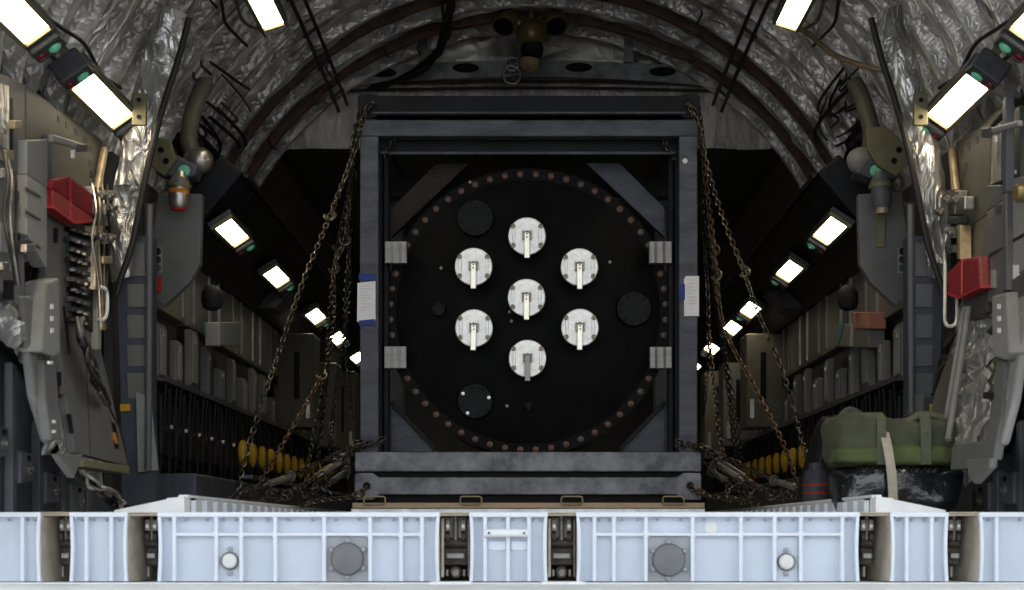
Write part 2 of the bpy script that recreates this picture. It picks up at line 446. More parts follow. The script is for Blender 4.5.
for (a, b, rb, stringer, _) in segs:
    MB().box(rx(a), rx(b), DR + .045, DR + .07, rz(YB), rz(YT)).build('web_panel', 'ramp_paint', ramp)
    MB().box(rx(a) - .004, rx(b) + .004, DR - .005, DR + .36, rz(YT + 3.5), rz(YT - 1.3)).build('top_flange', 'ramp_rib', ramp, bevel=.004)
    # rounded end flanges: waisted edges beside the pockets
    for e, sg in ((a, 1), (b, -1)):
        if e < 0 or e > 1040: continue
        pts = []
        for k in range(13):
            y = YT + (YB - YT) * k / 12; pts.append((e + sg * (1.3 * math.sin(PI * k / 12) - .6), y))
        pts2 = [(x + sg * 3.2, y) for x, y in pts]
        fplate(pts + pts2[::-1], DR, .05).build('end_flange', 'ramp_rib', ramp)
        MB().box(min(rx(e), rx(e + sg * 1.5)), max(rx(e), rx(e + sg * 1.5)), DR + .02, DR + .36, rz(YB), rz(YT)).build('pocket_side', 'pocket_tan', ramp)
    for r in rb:
        MB().box(rx(r - 1.9), rx(r + 1.9), DR, DR + .05, rz(YB), rz(YT + 2)).build('rib', 'ramp_rib', ramp, bevel=.005)
    if stringer:
        MB().box(rx(rb[0]), rx(rb[-1]), DR + .004, DR + .05, rz(YS + 1.6), rz(YS - 1.6)).build('stringer', 'ramp_rib', ramp, bevel=.005)
    # fillets rounding the pocket corners under the top flange
    edges = [a + 3] + [q for q in rb] + [b - 3]
    for i in range(len(edges) - 1):
        x0, x1 = edges[i] + 1.5, edges[i + 1] - 1.5
        for (xx, sg) in ((x0, 1), (x1, -1)):
            for (yy, sy) in [(YT + 3.4, 1)] + ([(YS + 1.5, 1), (YS - 1.5, -1)] if stringer and 0 < i < len(edges) - 2 else []):
                R = 3.4
                pts = [(xx, yy)] + [(xx + sg * R * (1 - math.sin(t)), yy + sy * R * (1 - math.cos(t))) for t in [PI / 2 * k / 4 for k in range(5)]]
                fplate(pts, DR + .012, .035).build('fillet', 'ramp_rib', ramp)
# lifting tube on the middle segment
tb = MB().cyl((rx(484), DR - .015, rz(533)), (rx(528), DR - .015, rz(533)), .021, 14).build('grab_tube', 'ramp_white', ramp, smooth=True)
for x in (489, 524):
    MB().cyl((rx(x), DR - .04, rz(533)), (rx(x), DR - .034, rz(533)), .006, 8).build('tube_pin', 'bolt_black', tb)
fplate([(488, 541), (506, 541), (506, 549), (503, 550.5), (491, 550.5), (488, 549)], DR + .036, .01).build('access_plate', 'ramp_rib', ramp, bevel=.003)
fplate([(511, 541), (527, 541), (527, 549), (524, 550.5), (514, 550.5), (511, 549)], DR + .036, .01).build('access_plate', 'ramp_rib', ramp, bevel=.003)
# round covers on grey plates
for cx, cy in ((347, 559), (669, 560)):
    pl = fplate([(cx - 21, YS + 2), (cx + 21, YS + 2), (cx + 21, YB), (cx - 21, YB)], DR + .03, .02).build('cover_plate', 'cover_plate', ramp)
    MB().lathe((rx(cx), DR + .03, rz(cy)), (0, -1, 0), [(.083, 0), (.083, .022), (.076, .034), (.05, .037), (0.001, .037)], 28).build('round_cover', 'cover_round', pl, smooth=True)
    for k in range(6):
        a = PI / 2 + k * PI / 3
        c = V((rx(cx) + .092 * math.cos(a), DR + .03, rz(cy) + .092 * math.sin(a)))
        MB().lathe(c, (0, -1, 0), [(.016, 0), (.016, .014), (.008, .02), (0.001, .02)], 10).build('cover_lug', 'cover_plate', pl, smooth=True)
for cx, cy in ((229, 561), (787, 562)):
    pl = fplate([(cx - 10.5, YS + 2), (cx + 10.5, YS + 2), (cx + 10.5, YB), (cx - 10.5, YB)], DR + .036, .012).build('button_plate', 'ramp_paint', ramp)
    MB().lathe((rx(cx), DR + .036, rz(cy)), (0, -1, 0), [(.046, 0), (.046, .012), (.04, .016), (0.001, .016)], 24).build('button_base', 'cover_round', pl, smooth=True)
    MB().lathe((rx(cx), DR + .02, rz(cy)), (0, -1, 0), [(.037, 0), (.037, .01), (.03, .017), (0.001, .019)], 24).build('white_button', 'white_paint', pl, smooth=True)
    for dy in (-12, 12):
        MB().lathe((rx(cx), DR + .036, rz(cy + dy)), (0, -1, 0), [(.014, 0), (.014, .01), (0.001, .013)], 10).build('stud', 'cover_plate', pl, smooth=True)
for (a, b, rb, st, _) in segs:       # small rivets along the upper edge
    ed = [a + 3] + rb + [b - 3]
    for i in range(len(ed) - 1):
        for f in ((.25, .75) if ed[i + 1] - ed[i] > 14 else (.5,)):
            x = ed[i] + (ed[i + 1] - ed[i]) * f
            if 0 < x < 1024:
                MB().cyl((rx(x), DR + .045, rz(520)), (rx(x), DR + .03, rz(520)), .007, 8).build('rivet', 'cover_plate', ramp)
pts = [P(711 + 7 * math.cos(k * PI / 6) * (1 if k % 3 else .86), 528 + 6 * math.sin(k * PI / 6) * (1 if k % 3 else .86), DR + .040) for k in range(12)]
MB().prism(pts, (0, .004, 0)).build('white_patch', 'white_paint', ramp)

for e, sg in ((40, 1), (127, 1), (891, -1), (980, -1)):  # wedges added in the outer pockets, flared so the tan wall looks lit
    MB().prism([V((rx(e), DR + .02, rz(YB))), V((rx(e), DR + .36, rz(YB))), V((rx(e + sg * 11), DR + .36, rz(YB)))], (0, 0, rz(YT) - rz(YB))).build('pocket_side_flare', 'pocket_tan', ramp)
# latch mechanisms inside the pockets
def pocket(a0, b0, outer):
    # outer pockets show their lit outboard wall; the latch sits on the inboard half
    a, b = (a0, b0) if outer == 0 else ((a0 + 10, a0 + .80 * (b0 - a0)) if outer < 0 else (b0 - .80 * (b0 - a0), b0 - 10))
    m = (a + b) / 2; w = b - a
    o = .0 if outer == 0 else .04
    MB().box(rx(a0 + 1), rx(b0 - 1), DR + .02, DR + .3, rz(514.5), rz(512.6)).build('pocket_lintel', 'tan_metal', ramp)
    hb = MB().box(rx(a + 3), rx(b - 3), DR + .17 + o, DR + .3, rz(541), rz(516))
    latch = hb.build('latch_body', 'pocket_dark' if outer else 'latch_steel', ramp, bevel=.01)
    MB().cyl((rx(m), DR + .15 + o, rz(516)), (rx(m), DR + .15 + o, rz(540)), .014, 10).build('latch_rod', 'latch_steel', latch, smooth=True)
    MB().cyl((rx(a + 2), DR + .16 + o, rz(543)), (rx(b - 2), DR + .16 + o, rz(543)), .026, 12).build('hinge_pin', 'pocket_dark', latch, smooth=True)
    for q in (.25, .75):
        MB().cyl((rx(a + w * q - 2), DR + .14 + o, rz(537)), (rx(a + w * q + 2), DR + .14 + o, rz(537)), .028, 10).build('hinge_knuckle', 'pocket_dark', latch, smooth=True)
        MB().box(rx(a + w * q - 3), rx(a + w * q + 3), DR + .13 + o, DR + .17 + o, rz(531), rz(519)).build('latch_plate', 'latch_steel', latch, bevel=.006)
        MB().cyl((rx(a + w * q), DR + .12 + o, rz(526)), (rx(a + w * q), DR + .135 + o, rz(526)), .009, 8).build('plate_bolt', 'bare_metal', latch)
    MB().box(rx(m - w * .3), rx(m + w * .3), DR + .12 + o, DR + .17 + o, rz(559), rz(553.5)).build('name_plate', 'galvanised', latch, bevel=.004)
    MB().box(rx(m - w * .4), rx(m + w * .4), DR + .15 + o, DR + .3, rz(566), rz(548)).build('latch_block', 'pocket_dark', latch, bevel=.008)
    if outer == 0:
        MB().lathe((rx(m), DR + .2, rz(573)), (0, -1, 0), [(.03, 0), (.03, .05), (.018, .06), (.018, .075), (.001, .075)], 16).build('latch_knob', 'latch_steel', latch, smooth=True)
        for q in (-1, 1):
            MB().box(rx(m + q * w * .28 - 1.4), rx(m + q * w * .28 + 1.4), DR + .14, DR + .2, rz(577), rz(570)).build('knob_lug', 'galvanised', latch, bevel=.004)
        MB().box(rx(a + 1), rx(a + 4), DR + .1, DR + .2, rz(578), rz(518)).build('latch_cheek', 'pocket_tan', latch, bevel=.01)
        MB().box(rx(b - 3), rx(b - 1), DR + .1, DR + .2, rz(578), rz(518)).build('latch_cheek', 'latch_steel', latch, bevel=.01)
    else:
        MB().box(rx(m - w * .3), rx(m - w * .1), DR + .17, DR + .2, rz(578), rz(567)).build('pull_link', 'galvanised', latch, bevel=.004)
for a, b, q in ((40, 70, -1), (127, 158, -1), (439, 470, 0), (547, 577, 0), (859, 891, 1), (948, 980, 1)):
    pocket(a, b, q)

# white guide rails running up the ramp
for s, lab in ((-1, 'white guide rail on the ramp below the grey wall, no bags beside it'), (1, 'white guide rail on the ramp beside the green duffel bag')):
    X = 1.80
    g = thing('guide_rail', lab, 'guide rail', (s * X, 12.5, 0), 'guide rails on the ramp')
    # rail body with a low ledge outside
    sec = [(X - .02, 0.0), (X - .02, .084), (X + .10, .078), (X + .14, .0)]
    MB().prism([V((s * x, 9.95, z)) for x, z in sec], (0, 9.0, 0)).build('rail_body', 'ramp_white', g)
    # tapered nose, sloping away from the centre line
    nose = MB()
    nose.prism([V((s * (X - .02), 9.78, .0)), V((s * (X - .02), 9.78, .086)), V((s * (X + .06), 9.78, .07)), V((s * (X + .34), 9.78, .012)), V((s * (X + .34), 9.78, 0))], (0, .35, 0))
    nose.build('rail_nose', 'ramp_white', g)
    for k in range(26):
        y = 9.95 + k * .34
        MB().box(min(s * (X - .05), s * (X - .022)), max(s * (X - .05), s * (X - .022)), y, y + .2, .0, .066).build('guide_lip', 'ramp_rib', g, bevel=.004)
    MB().box(min(s * (X - .03), s * (X + .02)), max(s * (X - .03), s * (X + .02)), 9.84, 18.9, .078, .092).build('wear_strip', 'ramp_white', g)

# cargo loader in front of the ramp
LZ = (VY - 584) * 9.28 / FP + EZ
ld = thing('cargo_loader', 'white deck edge of a cargo loader parked against the ramp', 'loader', (0, 8.6, -1.7))
MB().box(-2.9, 2.9, 8.3, 9.3, LZ - .25, LZ).build('deck', 'ramp_white', ld, bevel=.01)
for x0, x1 in ((430, 472), (541, 585)):
    xa, xb = (x0 - VX) * 9.28 / FP, (x1 - VX) * 9.28 / FP
    lug = MB().box(xa, xb, 9.24, 9.34, LZ - .1, LZ + .012).build('bumper_pad', 'ramp_white', ld, bevel=.006)
    if x0 < 500:
        for k in range(7):
            xx = xa + .02 + k * .026
            MB().box(xx, xx + .016, 9.234, 9.24, LZ - .045, LZ - .006).build('orange_stencil_mark', 'stencil_orange', lug)
for x in (-2.4, 2.4):
    for y in (8.4, 9.1):
        MB().cyl((x, y, -1.7), (x, y, LZ - .2), .09, 14).build('support_leg', 'housing', ld, smooth=True)

# ------------------------------------------------------------------ pallet under the frame
DC = 14.66
def cx_(px): return (px - VX) * DC / FP
def cz_(py): return (VY - py) * DC / FP + EZ
pal = thing('cargo_pallet', 'low cargo pallet with tan plywood top and four wire grab handles under the frame', 'pallet', (0, 15.8, 0))
MB().box(cx_(352), cx_(704), DC - .12, DC + 3.1, 0.03, cz_(508.5)).build('pallet_base', 'alu', pal, bevel=.008)
MB().box(cx_(354), cx_(703), DC - .12, DC + 3.05, cz_(508), cz_(503)).build('plywood_sheet', 'plywood', pal)
for k in range(9):
    MB().cyl((cx_(360), DC - .05 + k * .37, .016), (cx_(700), DC - .05 + k * .37, .016), .016, 8).build('roller', 'bare_metal', pal)
for hx in (376, 471.5, 571.5, 672):
    a, b = cx_(hx - 10.5), cx_(hx + 10.5); z0, z1 = cz_(504.5), cz_(496.8); y = DC - .14
    pts = []
    R = .018
    for (x, z, a0) in ((b - R, z0 + R, -PI / 2), (b - R, z1 - R, 0), (a + R, z1 - R, PI / 2), (a + R, z0 + R, PI)):
        pts += [V((x + R * math.cos(a0 + t * PI / 8), y, z + R * math.sin(a0 + t * PI / 8))) for t in range(5)]
    MB().tube(pts, .0075, 6, closed=True).build('grab_handle', 'tan_metal', pal, smooth=True)

# ------------------------------------------------------------------ steel transport frame
fr = thing('transport_frame', 'big black steel transport frame holding the round vessel', 'transport frame', (cx_(528), DC + 1.5, cz_(501)))
BV = .008
DEP = 3.0
def fbox(x0, x1, y0, y1, d0, d1, nm, m, bev=BV, par=None):   # pixel rectangle at the frame's front, real depth
    return MB().box(cx_(x0), cx_(x1), d0, d1, cz_(y1), cz_(y0)).build(nm, m, par or fr, bevel=bev)
fbox(360, 378.5, 119, 453, DC, DC + .14, 'corner_post', 'frame_grey')
fbox(679, 697.5, 119, 453, DC, DC + .14, 'corner_post', 'frame_grey')
fbox(360, 378.5, 119, 453, DC + DEP - .14, DC + DEP, 'corner_post', 'frame_grey')
fbox(679, 697.5, 119, 453, DC + DEP - .14, DC + DEP, 'corner_post', 'frame_grey')
fbox(359, 698.5, 120, 136.5, DC - .012, DC + .14, 'top_beam', 'frame_grey')
fbox(359, 698.5, 120, 136.5, DC + DEP - .14, DC + DEP, 'top_beam', 'frame_grey')
for a, b in ((360, 378), (679, 697)):
    fbox(a, b, 120, 136.5, DC + .14, DC + DEP - .14, 'side_rail', 'frame_grey')
    fbox(a, b, 453, 471, DC + .14, DC + DEP - .14, 'side_rail', 'frame_grey')
fbox(355, 701, 452, 471.5, DC - .02, DC + .16, 'bottom_beam', 'frame_daylit_scuffed')
fbox(355, 701, 452, 471.5, DC + DEP - .14, DC + DEP, 'bottom_beam', 'frame_daylit_scuffed')
# header with end lugs on top, footer with end lugs below
def lug_bar(y0, y1, yin0, yin1, nm, m, hx, hy, x0, x1, sh, d):
    poly = [(x0, y1), (x0, y0 + 2), (x0 + 2, y0), (x0 + sh, y0), (x0 + sh + 6, yin0), (x1 - sh - 6, yin0), (x1 - sh, y0), (x1 - 2, y0), (x1, y0 + 2),
            (x1, y1), (x1 - sh, y1), (x1 - sh - 6, yin1), (x0 + sh + 6, yin1), (x0 + sh, y1)]
    o = MB().prism([P(x, y, DC) + V((0, d, 0)) for x, y in poly], (0, .10, 0)).build(nm, m, fr, bevel=.006)
    for h in hx:
        c = P(h, hy, DC) + V((0, d, 0))
        MB().ring(c, (0, -1, 0), .03, .042, .006, 20).build('lug_rim', m, o, smooth=True)
        MB().cyl(c + V((0, -.001, 0)), c + V((0, -.003, 0)), .031, 20).build('lug_hole', 'near_black', o)
    return o
hd = lug_bar(94.5, 118.5, 96, 113.5, 'header_beam', 'frame_black', (373.5, 687), 103.5, 358, 700, 16, -.01)
MB().box(cx_(372), cx_(686), DC - .03, DC + .05, cz_(114.5), cz_(112.5)).build('header_lip', 'frame_grey', hd, bevel=.004)
MB().box(cx_(372), cx_(686), DC + .09, DC + .2, cz_(119), cz_(96)).build('header_web', 'frame_black', hd)
MB().box(cx_(358), cx_(700), DC + .09, DC + DEP, cz_(118.5), cz_(97)).build('roof_plate', 'frame_black', fr)
lug_bar(473, 500, 477.5, 494.5, 'footer_beam', 'frame_daylit_scuffed', (367, 690), 486, 355, 701, 18, -.03)
MB().box(cx_(357), cx_(699), DC + .07, DC + DEP, cz_(503), cz_(471.5)).build('floor_plate', 'near_black', fr)
# inner recessed frame
DI = DC + .30
def ix(px): return (px - VX) * DI / FP
def iz(py): return (VY - py) * DI / FP + EZ
inn = MB().box(ix(372), ix(684), DI - .10, DI + .02, iz(156), iz(128)).build('inner_beam', 'frame_black', fr, bevel=BV)
MB().box(ix(381), ix(676), DI - .125, DI - .10, iz(157.5), iz(154.5)).build('beam_lip', 'frame_grey', inn, bevel=.004)
for x0, x1, x2 in ((378, 383.5, 389), (679, 673.5, 668)):
    a, b = sorted((ix(x0), ix(x1))); MB().box(a, b, DI - .14, DI, iz(453), iz(156)).build('inner_post', 'frame_black', fr, bevel=BV)
    a, b = sorted((ix(x1), ix(x2))); MB().box(a, b, DI - .02, DI + .12, iz(458), iz(158)).build('inner_post', 'frame_grey' if False else 'frame_black', fr, bevel=BV)
# corner gussets
DG = DC + .62
def gus(poly, m, th=.08, d=DG):
    return MB().prism([P(x, y, d) for x, y in poly], (0, th, 0)).build('corner_gusset', m, fr, bevel=.006)
gus([(391, 238), (391, 208), (436, 163), (470, 163)], 'gusset_brown')
gus([(665, 238), (665, 208), (620, 163), (586, 163)], 'frame_grey')
gus([(391, 398), (391, 452), (438, 452)], 'frame_grey')
gus([(665, 398), (665, 452), (618, 452)], 'frame_grey')
for s in (-1, 1):
    c = 528
    a = P(c + s * 137, 402, DG - .05); b = P(c + s * 92, 449, DG - .05)
    t = (b - a).normalized(); MB().obox((a + b) / 2, (b - a) / 2, t.cross(V((0, 1, 0))) * .016, V((0, .03, 0))).build('diagonal_bar', 'frame_black', fr, bevel=.004)
MB().box(ix(383), ix(675), DG + .5, DG + .56, iz(178), iz(158)).build('rear_crossbar', 'frame_black', fr, bevel=BV)
for x in (394, 664):
    MB().box(ix(min(x, x - 4)), ix(x + 4), DG + .3, DG + .36, iz(193), iz(191)).build('cable_tray', 'frame_grey', fr)
# ribbed steel brackets
for x0, x1, y0, y1 in ((385, 406.5, 241.5, 263), (384.5, 406, 346.5, 368), (649.5, 671.5, 241.5, 263), (650, 671.5, 347, 368)):
    d = DC + .16
    br = MB().prism([P(x0, y0, d), P(x1, y0, d), P(x1, y1, d), P(x0, y1, d)], (0, .12, 0)).build('bracket', 'galvanised', fr)
    for k in range(5):
        xa = x0 + 1 + k * 4.2
        MB().prism([P(xa, y0 + .5, d - .012 - .006 * (k % 2)), P(xa + 2.4, y0 + .5, d - .012), P(xa + 2.4, y1 - .5, d - .012), P(xa, y1 - .5, d - .012 - .006 * (k % 2))], (0, .02, 0)).build('bracket_ridge', 'galvanised', br)
for hx in (391, 668):     # short loose chain stubs hang in the top corners - see chain section
    pass
MB().lathe(P(685, 161, DC), (0, -1, 0), [(.02, 0), (.02, .006), (.001, .008)], 12).build('white_sticker', 'white_paint', fr)
# paper sheets taped on the posts
def sheet(poly, tapes, lines, lab):
    t = thing('paper_sheet', lab, 'paper', P(poly[-1][0], poly[-1][1], DC - .014))
    n = 6
    MB().prism([P(x, y, DC - .016) for x, y in poly], (0, .003, 0)).build('sheet', 'paper', t)
    for q in tapes: MB().prism([P(x, y, DC - .019) for x, y in q], (0, .002, 0)).build('blue_tape', 'tape_blue', t)
    for (x, y, w) in lines: MB().box(cx_(x), cx_(x + w), DC - .0175, DC - .0165, cz_(y + .4), cz_(y)).build('printed_line', 'print_grey', t)
sheet([(357.5, 283), (375.5, 281), (375.5, 320.5), (357, 322)], [[(359, 273.5), (375.7, 273.5), (375.7, 280), (359, 280.6)], [(359, 320.5), (375, 319), (375, 325), (359, 325.8)]],
      [(360, 286 + 3 * k, w) for k, w in enumerate((9, 12, 7, 11, 12, 8, 12, 10, 6))], 'paper sheet taped above and below with blue tape on frame post')
sheet([(684, 279), (686, 276), (699, 276), (699, 316), (684, 316)], [[(679, 284), (685, 284), (685, 300), (679, 299)]],
      [(687, 280 + 3.4 * k, w) for k, w in enumerate((8, 10, 6, 9, 5, 10, 8, 9))], 'paper sheet held at one side by blue tape on frame post')

# ------------------------------------------------------------------ round vessel with plugs
DV = DC + .36
vc = P(528, 312, DV); VR = 1.135
ves = thing('round_vessel', 'large round black vessel end with bolted rim and seven bright steel plugs', 'vessel', (vc.x, DV + 1.2, vc.z - VR))
MB().lathe(vc + V((0, .06, 0)), (0, 1, 0), [(1.10, 0), (1.10, 2.3), (1.0, 2.45), (.6, 2.5), (.001, 2.5)], 72).build('shell', 'vessel_black', ves, smooth=True)
MB().ring(vc, (0, 1, 0), 1.045, VR, .07, 96).build('rim_flange', 'vessel_black', ves, smooth=True)
MB().lathe(vc + V((0, .065, 0)), (0, -1, 0), [(1.05, 0), (1.05, .055), (1.04, .062), (.001, .062)], 96).build('face_plate', 'vessel_black', ves, smooth=True)
proto = None
for k in range(56):
    a = 2 * PI * (k + .5) / 56
    c = vc + V((1.09 * math.sin(a), -.0, 1.09 * math.cos(a)))
    if proto is None:
        proto = MB().lathe(c, (0, -1, 0), [(.027, 0), (.027, .012), (.016, .014), (.016, .03), (.001, .032)], 6).build('rim_bolt', 'bolt_rust', ves)
        pc = c
    else:
        o = proto.copy(); COL.objects.link(o); o.location = proto.location + (c - pc)
def plug(px, py, lever, tilt=0):
    f = P(px, py, DV - .30)                     # centre of the bright front face
    b = V((f.x, DV + .004, f.z)); r = .147
    p = MB().lathe(b, (0, -1, 0), [(r - .012, 0), (r - .012, .1), (r - .012, .24), (r, .245), (r, .262)], 40).build('plug_barrel', 'vessel_black', ves, smooth=True)
    fc = MB().lathe(f + V((0, .04, 0)), (0, -1, 0), [(r - .002, 0), (r, .01), (r, .032), (r - .006, .040), (.001, .040)], 40).build('plug_face', 'plug_steel', p, smooth=True)
    k = .00776
    for s in (-1, 1):
        x = s * 13.2 * k
        MB().box(f.x + x - .012, f.x + x + .012, f.y - .014, f.y, f.z - .075, f.z + .075).build('clamp_bar', 'plug_steel', p, bevel=.004)
        for dz in (-9.5, 9.5):
            MB().lathe(V((f.x + x + s * .004, f.y, f.z + dz * k)), (0, -1, 0), [(.02, 0), (.02, .016), (.001, .02)], 8).build('clamp_bolt', 'plug_dirty', p)
    hb = MB().lathe(V((f.x, f.y, f.z + .5 * k)), (0, -1, 0), [(.036, 0), (.036, .02), (.026, .03), (.001, .03)], 12).build('lever_hub', 'plug_dirty', p, smooth=True)
    L0 = V((f.x, f.y - .045, f.z + 2.5 * k)); L1 = V((f.x + tilt, f.y - .05, f.z - 23 * k))
    MB().obox((L0 + L1) / 2, (.021, 0, 0), (0, .012, 0), (L1 - L0) / 2).build('lever', lever, p, bevel=.004)
    for dz in (0, 3.2):
        MB().cyl(V((f.x, f.y - .054, f.z + (1 - dz) * k)), V((f.x, f.y - .062, f.z + (1 - dz) * k)), .008, 8).build('lever_pin', 'plug_dirty', p)
    for s in (-1, 1):
        MB().box(f.x + s * .030 - .007, f.x + s * .030 + .007, f.y - .06, f.y, f.z - .03, f.z + .035).build('hub_cheek', 'plug_dirty', p, bevel=.003)
for (x, y, lv, tl) in ((527, 236, 'lever_ivory', 0), (473.5, 266.5, 'lever_ivory', 0), (579.5, 267, 'lever_ivory', 0), (526.5, 297.5, 'lever_ivory', 0), (474, 328, 'lever_ivory', -.006),
                   (580, 327.5, 'lever_ivory', -.004), (527.5, 358.5, 'lever_grey', 0)):
    plug(x, y, lv, tl)
def blank(px, py, r, nb, bright=()):
    c = P(px, py, DV - .06); c.y = DV + .004
    o = MB().lathe(c, (0, -1, 0), [(r, 0), (r, .05), (r - .006, .058), (r * .55, .058), (r * .55, .052), (.001, .052)], 32).build('blank_flange', 'bolt_black', ves, smooth=True)
    for k in range(nb):
        a = 2 * PI * (k + .3) / nb
        q = c + V((.8 * r * math.cos(a), -.056, .8 * r * math.sin(a)))
        MB().lathe(q, (0, -1, 0), [(.015, 0), (.015, .012), (.001, .014)], 6).build('flange_bolt', 'bolt_bright' if k in bright else 'bolt_black', o)
blank(475, 217.5, .145, 8); blank(475, 401, .140, 8, (0, 3, 5)); blank(634, 308.5, .138, 10)
blank(438.5, 309, .055, 4)
blank(528.5, 406, .03, 3)
for px, py in ((509.5, 312), (511.5, 321), (507, 406), (441, 268), (610, 262), (470, 182)):
    q = P(px, py, DV)
    MB().lathe(V((q.x, DV + .004, q.z)), (0, -1, 0), [(.012, 0), (.012, .012), (.001, .014)], 8).build('face_screw', 'plug_dirty', ves)

# ------------------------------------------------------------------ chains
def link_mesh(mb, c, t, nrm, L=.066, Wd=.038, r=.0068):
    b = t.cross(nrm).normalized(); hl = (L - Wd) / 2; pts = []
    for k in range(5): a = -PI / 2 + PI * k / 4; pts.append(c + t * (hl + Wd / 2 * math.cos(a)) + b * (Wd / 2 * math.sin(a)))
    for k in range(5): a = PI / 2 + PI * k / 4; pts.append(c + t * (-hl + Wd / 2 * math.cos(a)) + b * (Wd / 2 * math.sin(a)))
    mb.tube(pts, r, 4, closed=True)
def resample(pts, step):
    out = [pts[0]]; acc = 0
    for i in range(len(pts) - 1):
        a, b = pts[i], pts[i + 1]; L = (b - a).length
        if L < 1e-6: continue
        pos = step - acc
        while pos <= L: out.append(a + (b - a) * pos / L); pos += step
        acc = (acc + L) % step if pos > L else 0
        acc = L - (pos - step)
    return out
def smooth_path(pts, n=10):
    pts = [V(p) for p in pts]; out = []
    for i in range(len(pts) - 1):
        p0 = pts[max(i - 1, 0)]; p1 = pts[i]; p2 = pts[i + 1]; p3 = pts[min(i + 2, len(pts) - 1)]
        for k in range(n):
            t = k / n
            out.append(.5 * ((2 * p1) + (p2 - p0) * t + (2 * p0 - 5 * p1 + 4 * p2 - p3) * t * t + (3 * p1 - p0 - 3 * p2 + p3) * t ** 3))
    out.append(pts[-1]); return out
def chain_mb(pts, sc_=1.0, tw=None):
    mb = MB(); path = resample(smooth_path(pts), .050 * sc_)
    tw = random.uniform(0, PI) if tw is None else tw
    for i in range(len(path) - 1):
        t = (path[i + 1] - path[i]).normalized(); c = (path[i] + path[i + 1]) / 2
        u = t.orthogonal().normalized(); w = t.cross(u)
        a = tw + (PI / 2 if i % 2 else 0) + i * .04
        link_mesh(mb, c, t, u * math.cos(a) + w * math.sin(a), .066 * sc_, .038 * sc_, .0072 * sc_)
    return mb
def hook_mb(c, t, r=.045):
    t = V(t).normalized(); u = V((1, 0, 0)) if abs(t.x) < .8 else V((0, 0, 1)); u = (u - t * u.dot(t)).normalized()
    pts = [c - t * r * 1.6] + [c + (u * math.sin(a) - t * math.cos(a)) * r for a in [i * PI / 7 for i in range(1, 11)]]
    return MB().tube(pts, .013, 6)
def chain(pix, m, label, group, hooks=(), binders=(), sc_=.86):
    """pix: (px, py, depth) way points; hooks / binders: indices of way points that carry one"""
    pts = [P(*q) for q in pix]
    t = thing('tie_down_chain', label, 'chain', pts[-1], group)
    chain_mb(pts, sc_).build('links', m, t, smooth=True)
    for h in hooks:
        d = pts[min(h + 1, len(pts) - 1)] - pts[max(h - 1, 0)]
        hook_mb(pts[h], d, .04).build('grab_hook', 'chain_gold', t, smooth=True)
    for h in binders:
        d = (pts[min(h + 1, len(pts) - 1)] - pts[h]).normalized(); c = pts[h]
        b = MB().cyl(c - d * .13, c + d * .13, .024, 10).build('binder_barrel', 'latch_steel', t, smooth=True)
        MB().cyl(c + d * .13, c + d * .2, .012, 8).build('binder_screw', 'bare_metal', b, smooth=True)
        MB().ring(c - d * .13, d, .02, .042, .02, 14).build('binder_wheel', 'latch_steel', b, smooth=True)
    return t
GL = 'chains at the corner by the tall grey wall'; 
LTL = 'long dark chain hanging from the frame top corner, no bags near'
LTR = 'long dark chain hanging from the frame top corner on the duffel bag side'
LBL = 'low chain stretched from the frame foot to the floor, away from the bags'
LBR = 'low chain stretched from the frame foot toward the bags'
G1, G2, G3, G4 = 'upper chains beside the taped-twice paper', 'upper chains beside the side-taped paper', 'low chains away from the bags', 'low chains toward the bags'
D = DC - .04
up_l = [
 ([(373, 103, D - .02), (366, 110, D - .04), (354, 152, D), (330, 215, 14.5), (300, 290, 14.4), (268, 385, 14.3), (246, 455, 14.2), (236, 496, 14.15), (230, 506, 14.1)], (3,), (), 'chain_gold'),
 ([(372, 104, D - .03), (360, 113, D), (352, 150, 14.7), (349, 190, 14.9), (338, 245, 15.1), (331, 300, 15.2), (326, 380, 15.4), (318, 460, 15.6), (312, 506, 15.7)], (4,), (), 'chain_dark'),
 ([(372, 104, D - .03), (361, 116, D + .05), (352, 175, 14.9), (348, 230, 15.2), (349, 300, 15.4), (336, 390, 15.8), (328, 470, 16.2), (322, 508, 16.3)], (2,), (), 'chain_dark'),
 ([(363, 99, DC + .2), (357, 130, DC + .25), (350, 190, 14.9), (345, 240, 15.0), (334, 268, 15.0), (333, 330, 15.2), (310, 455, 15.5), (304, 506, 15.6)], (3, 4), (), 'chain_gold'),
 ([(353, 420, 16.8), (345, 330, 16.9), (350, 240, 17.0), (356, 160, 17.1), (357, 120, 17.2)], (), (), 'chain_dark'),
 ([(322, 376, 15.2), (296, 422, 14.9), (268, 468, 14.6), (252, 498, 14.4)], (0,), (), 'chain_rust'),
]
for pix, hk, bd, m in up_l: chain(pix, m, LTL.replace('dark', {'chain_gold': 'dull golden', 'chain_rust': 'rusty'}.get(m, 'dark')) if pix[0][1] < 120 else ('rusty chain running diagonally down to the floor away from the bags' if m == 'chain_rust' else 'dark chain rising behind the frame post, away from the bags'), G1, hk, bd)
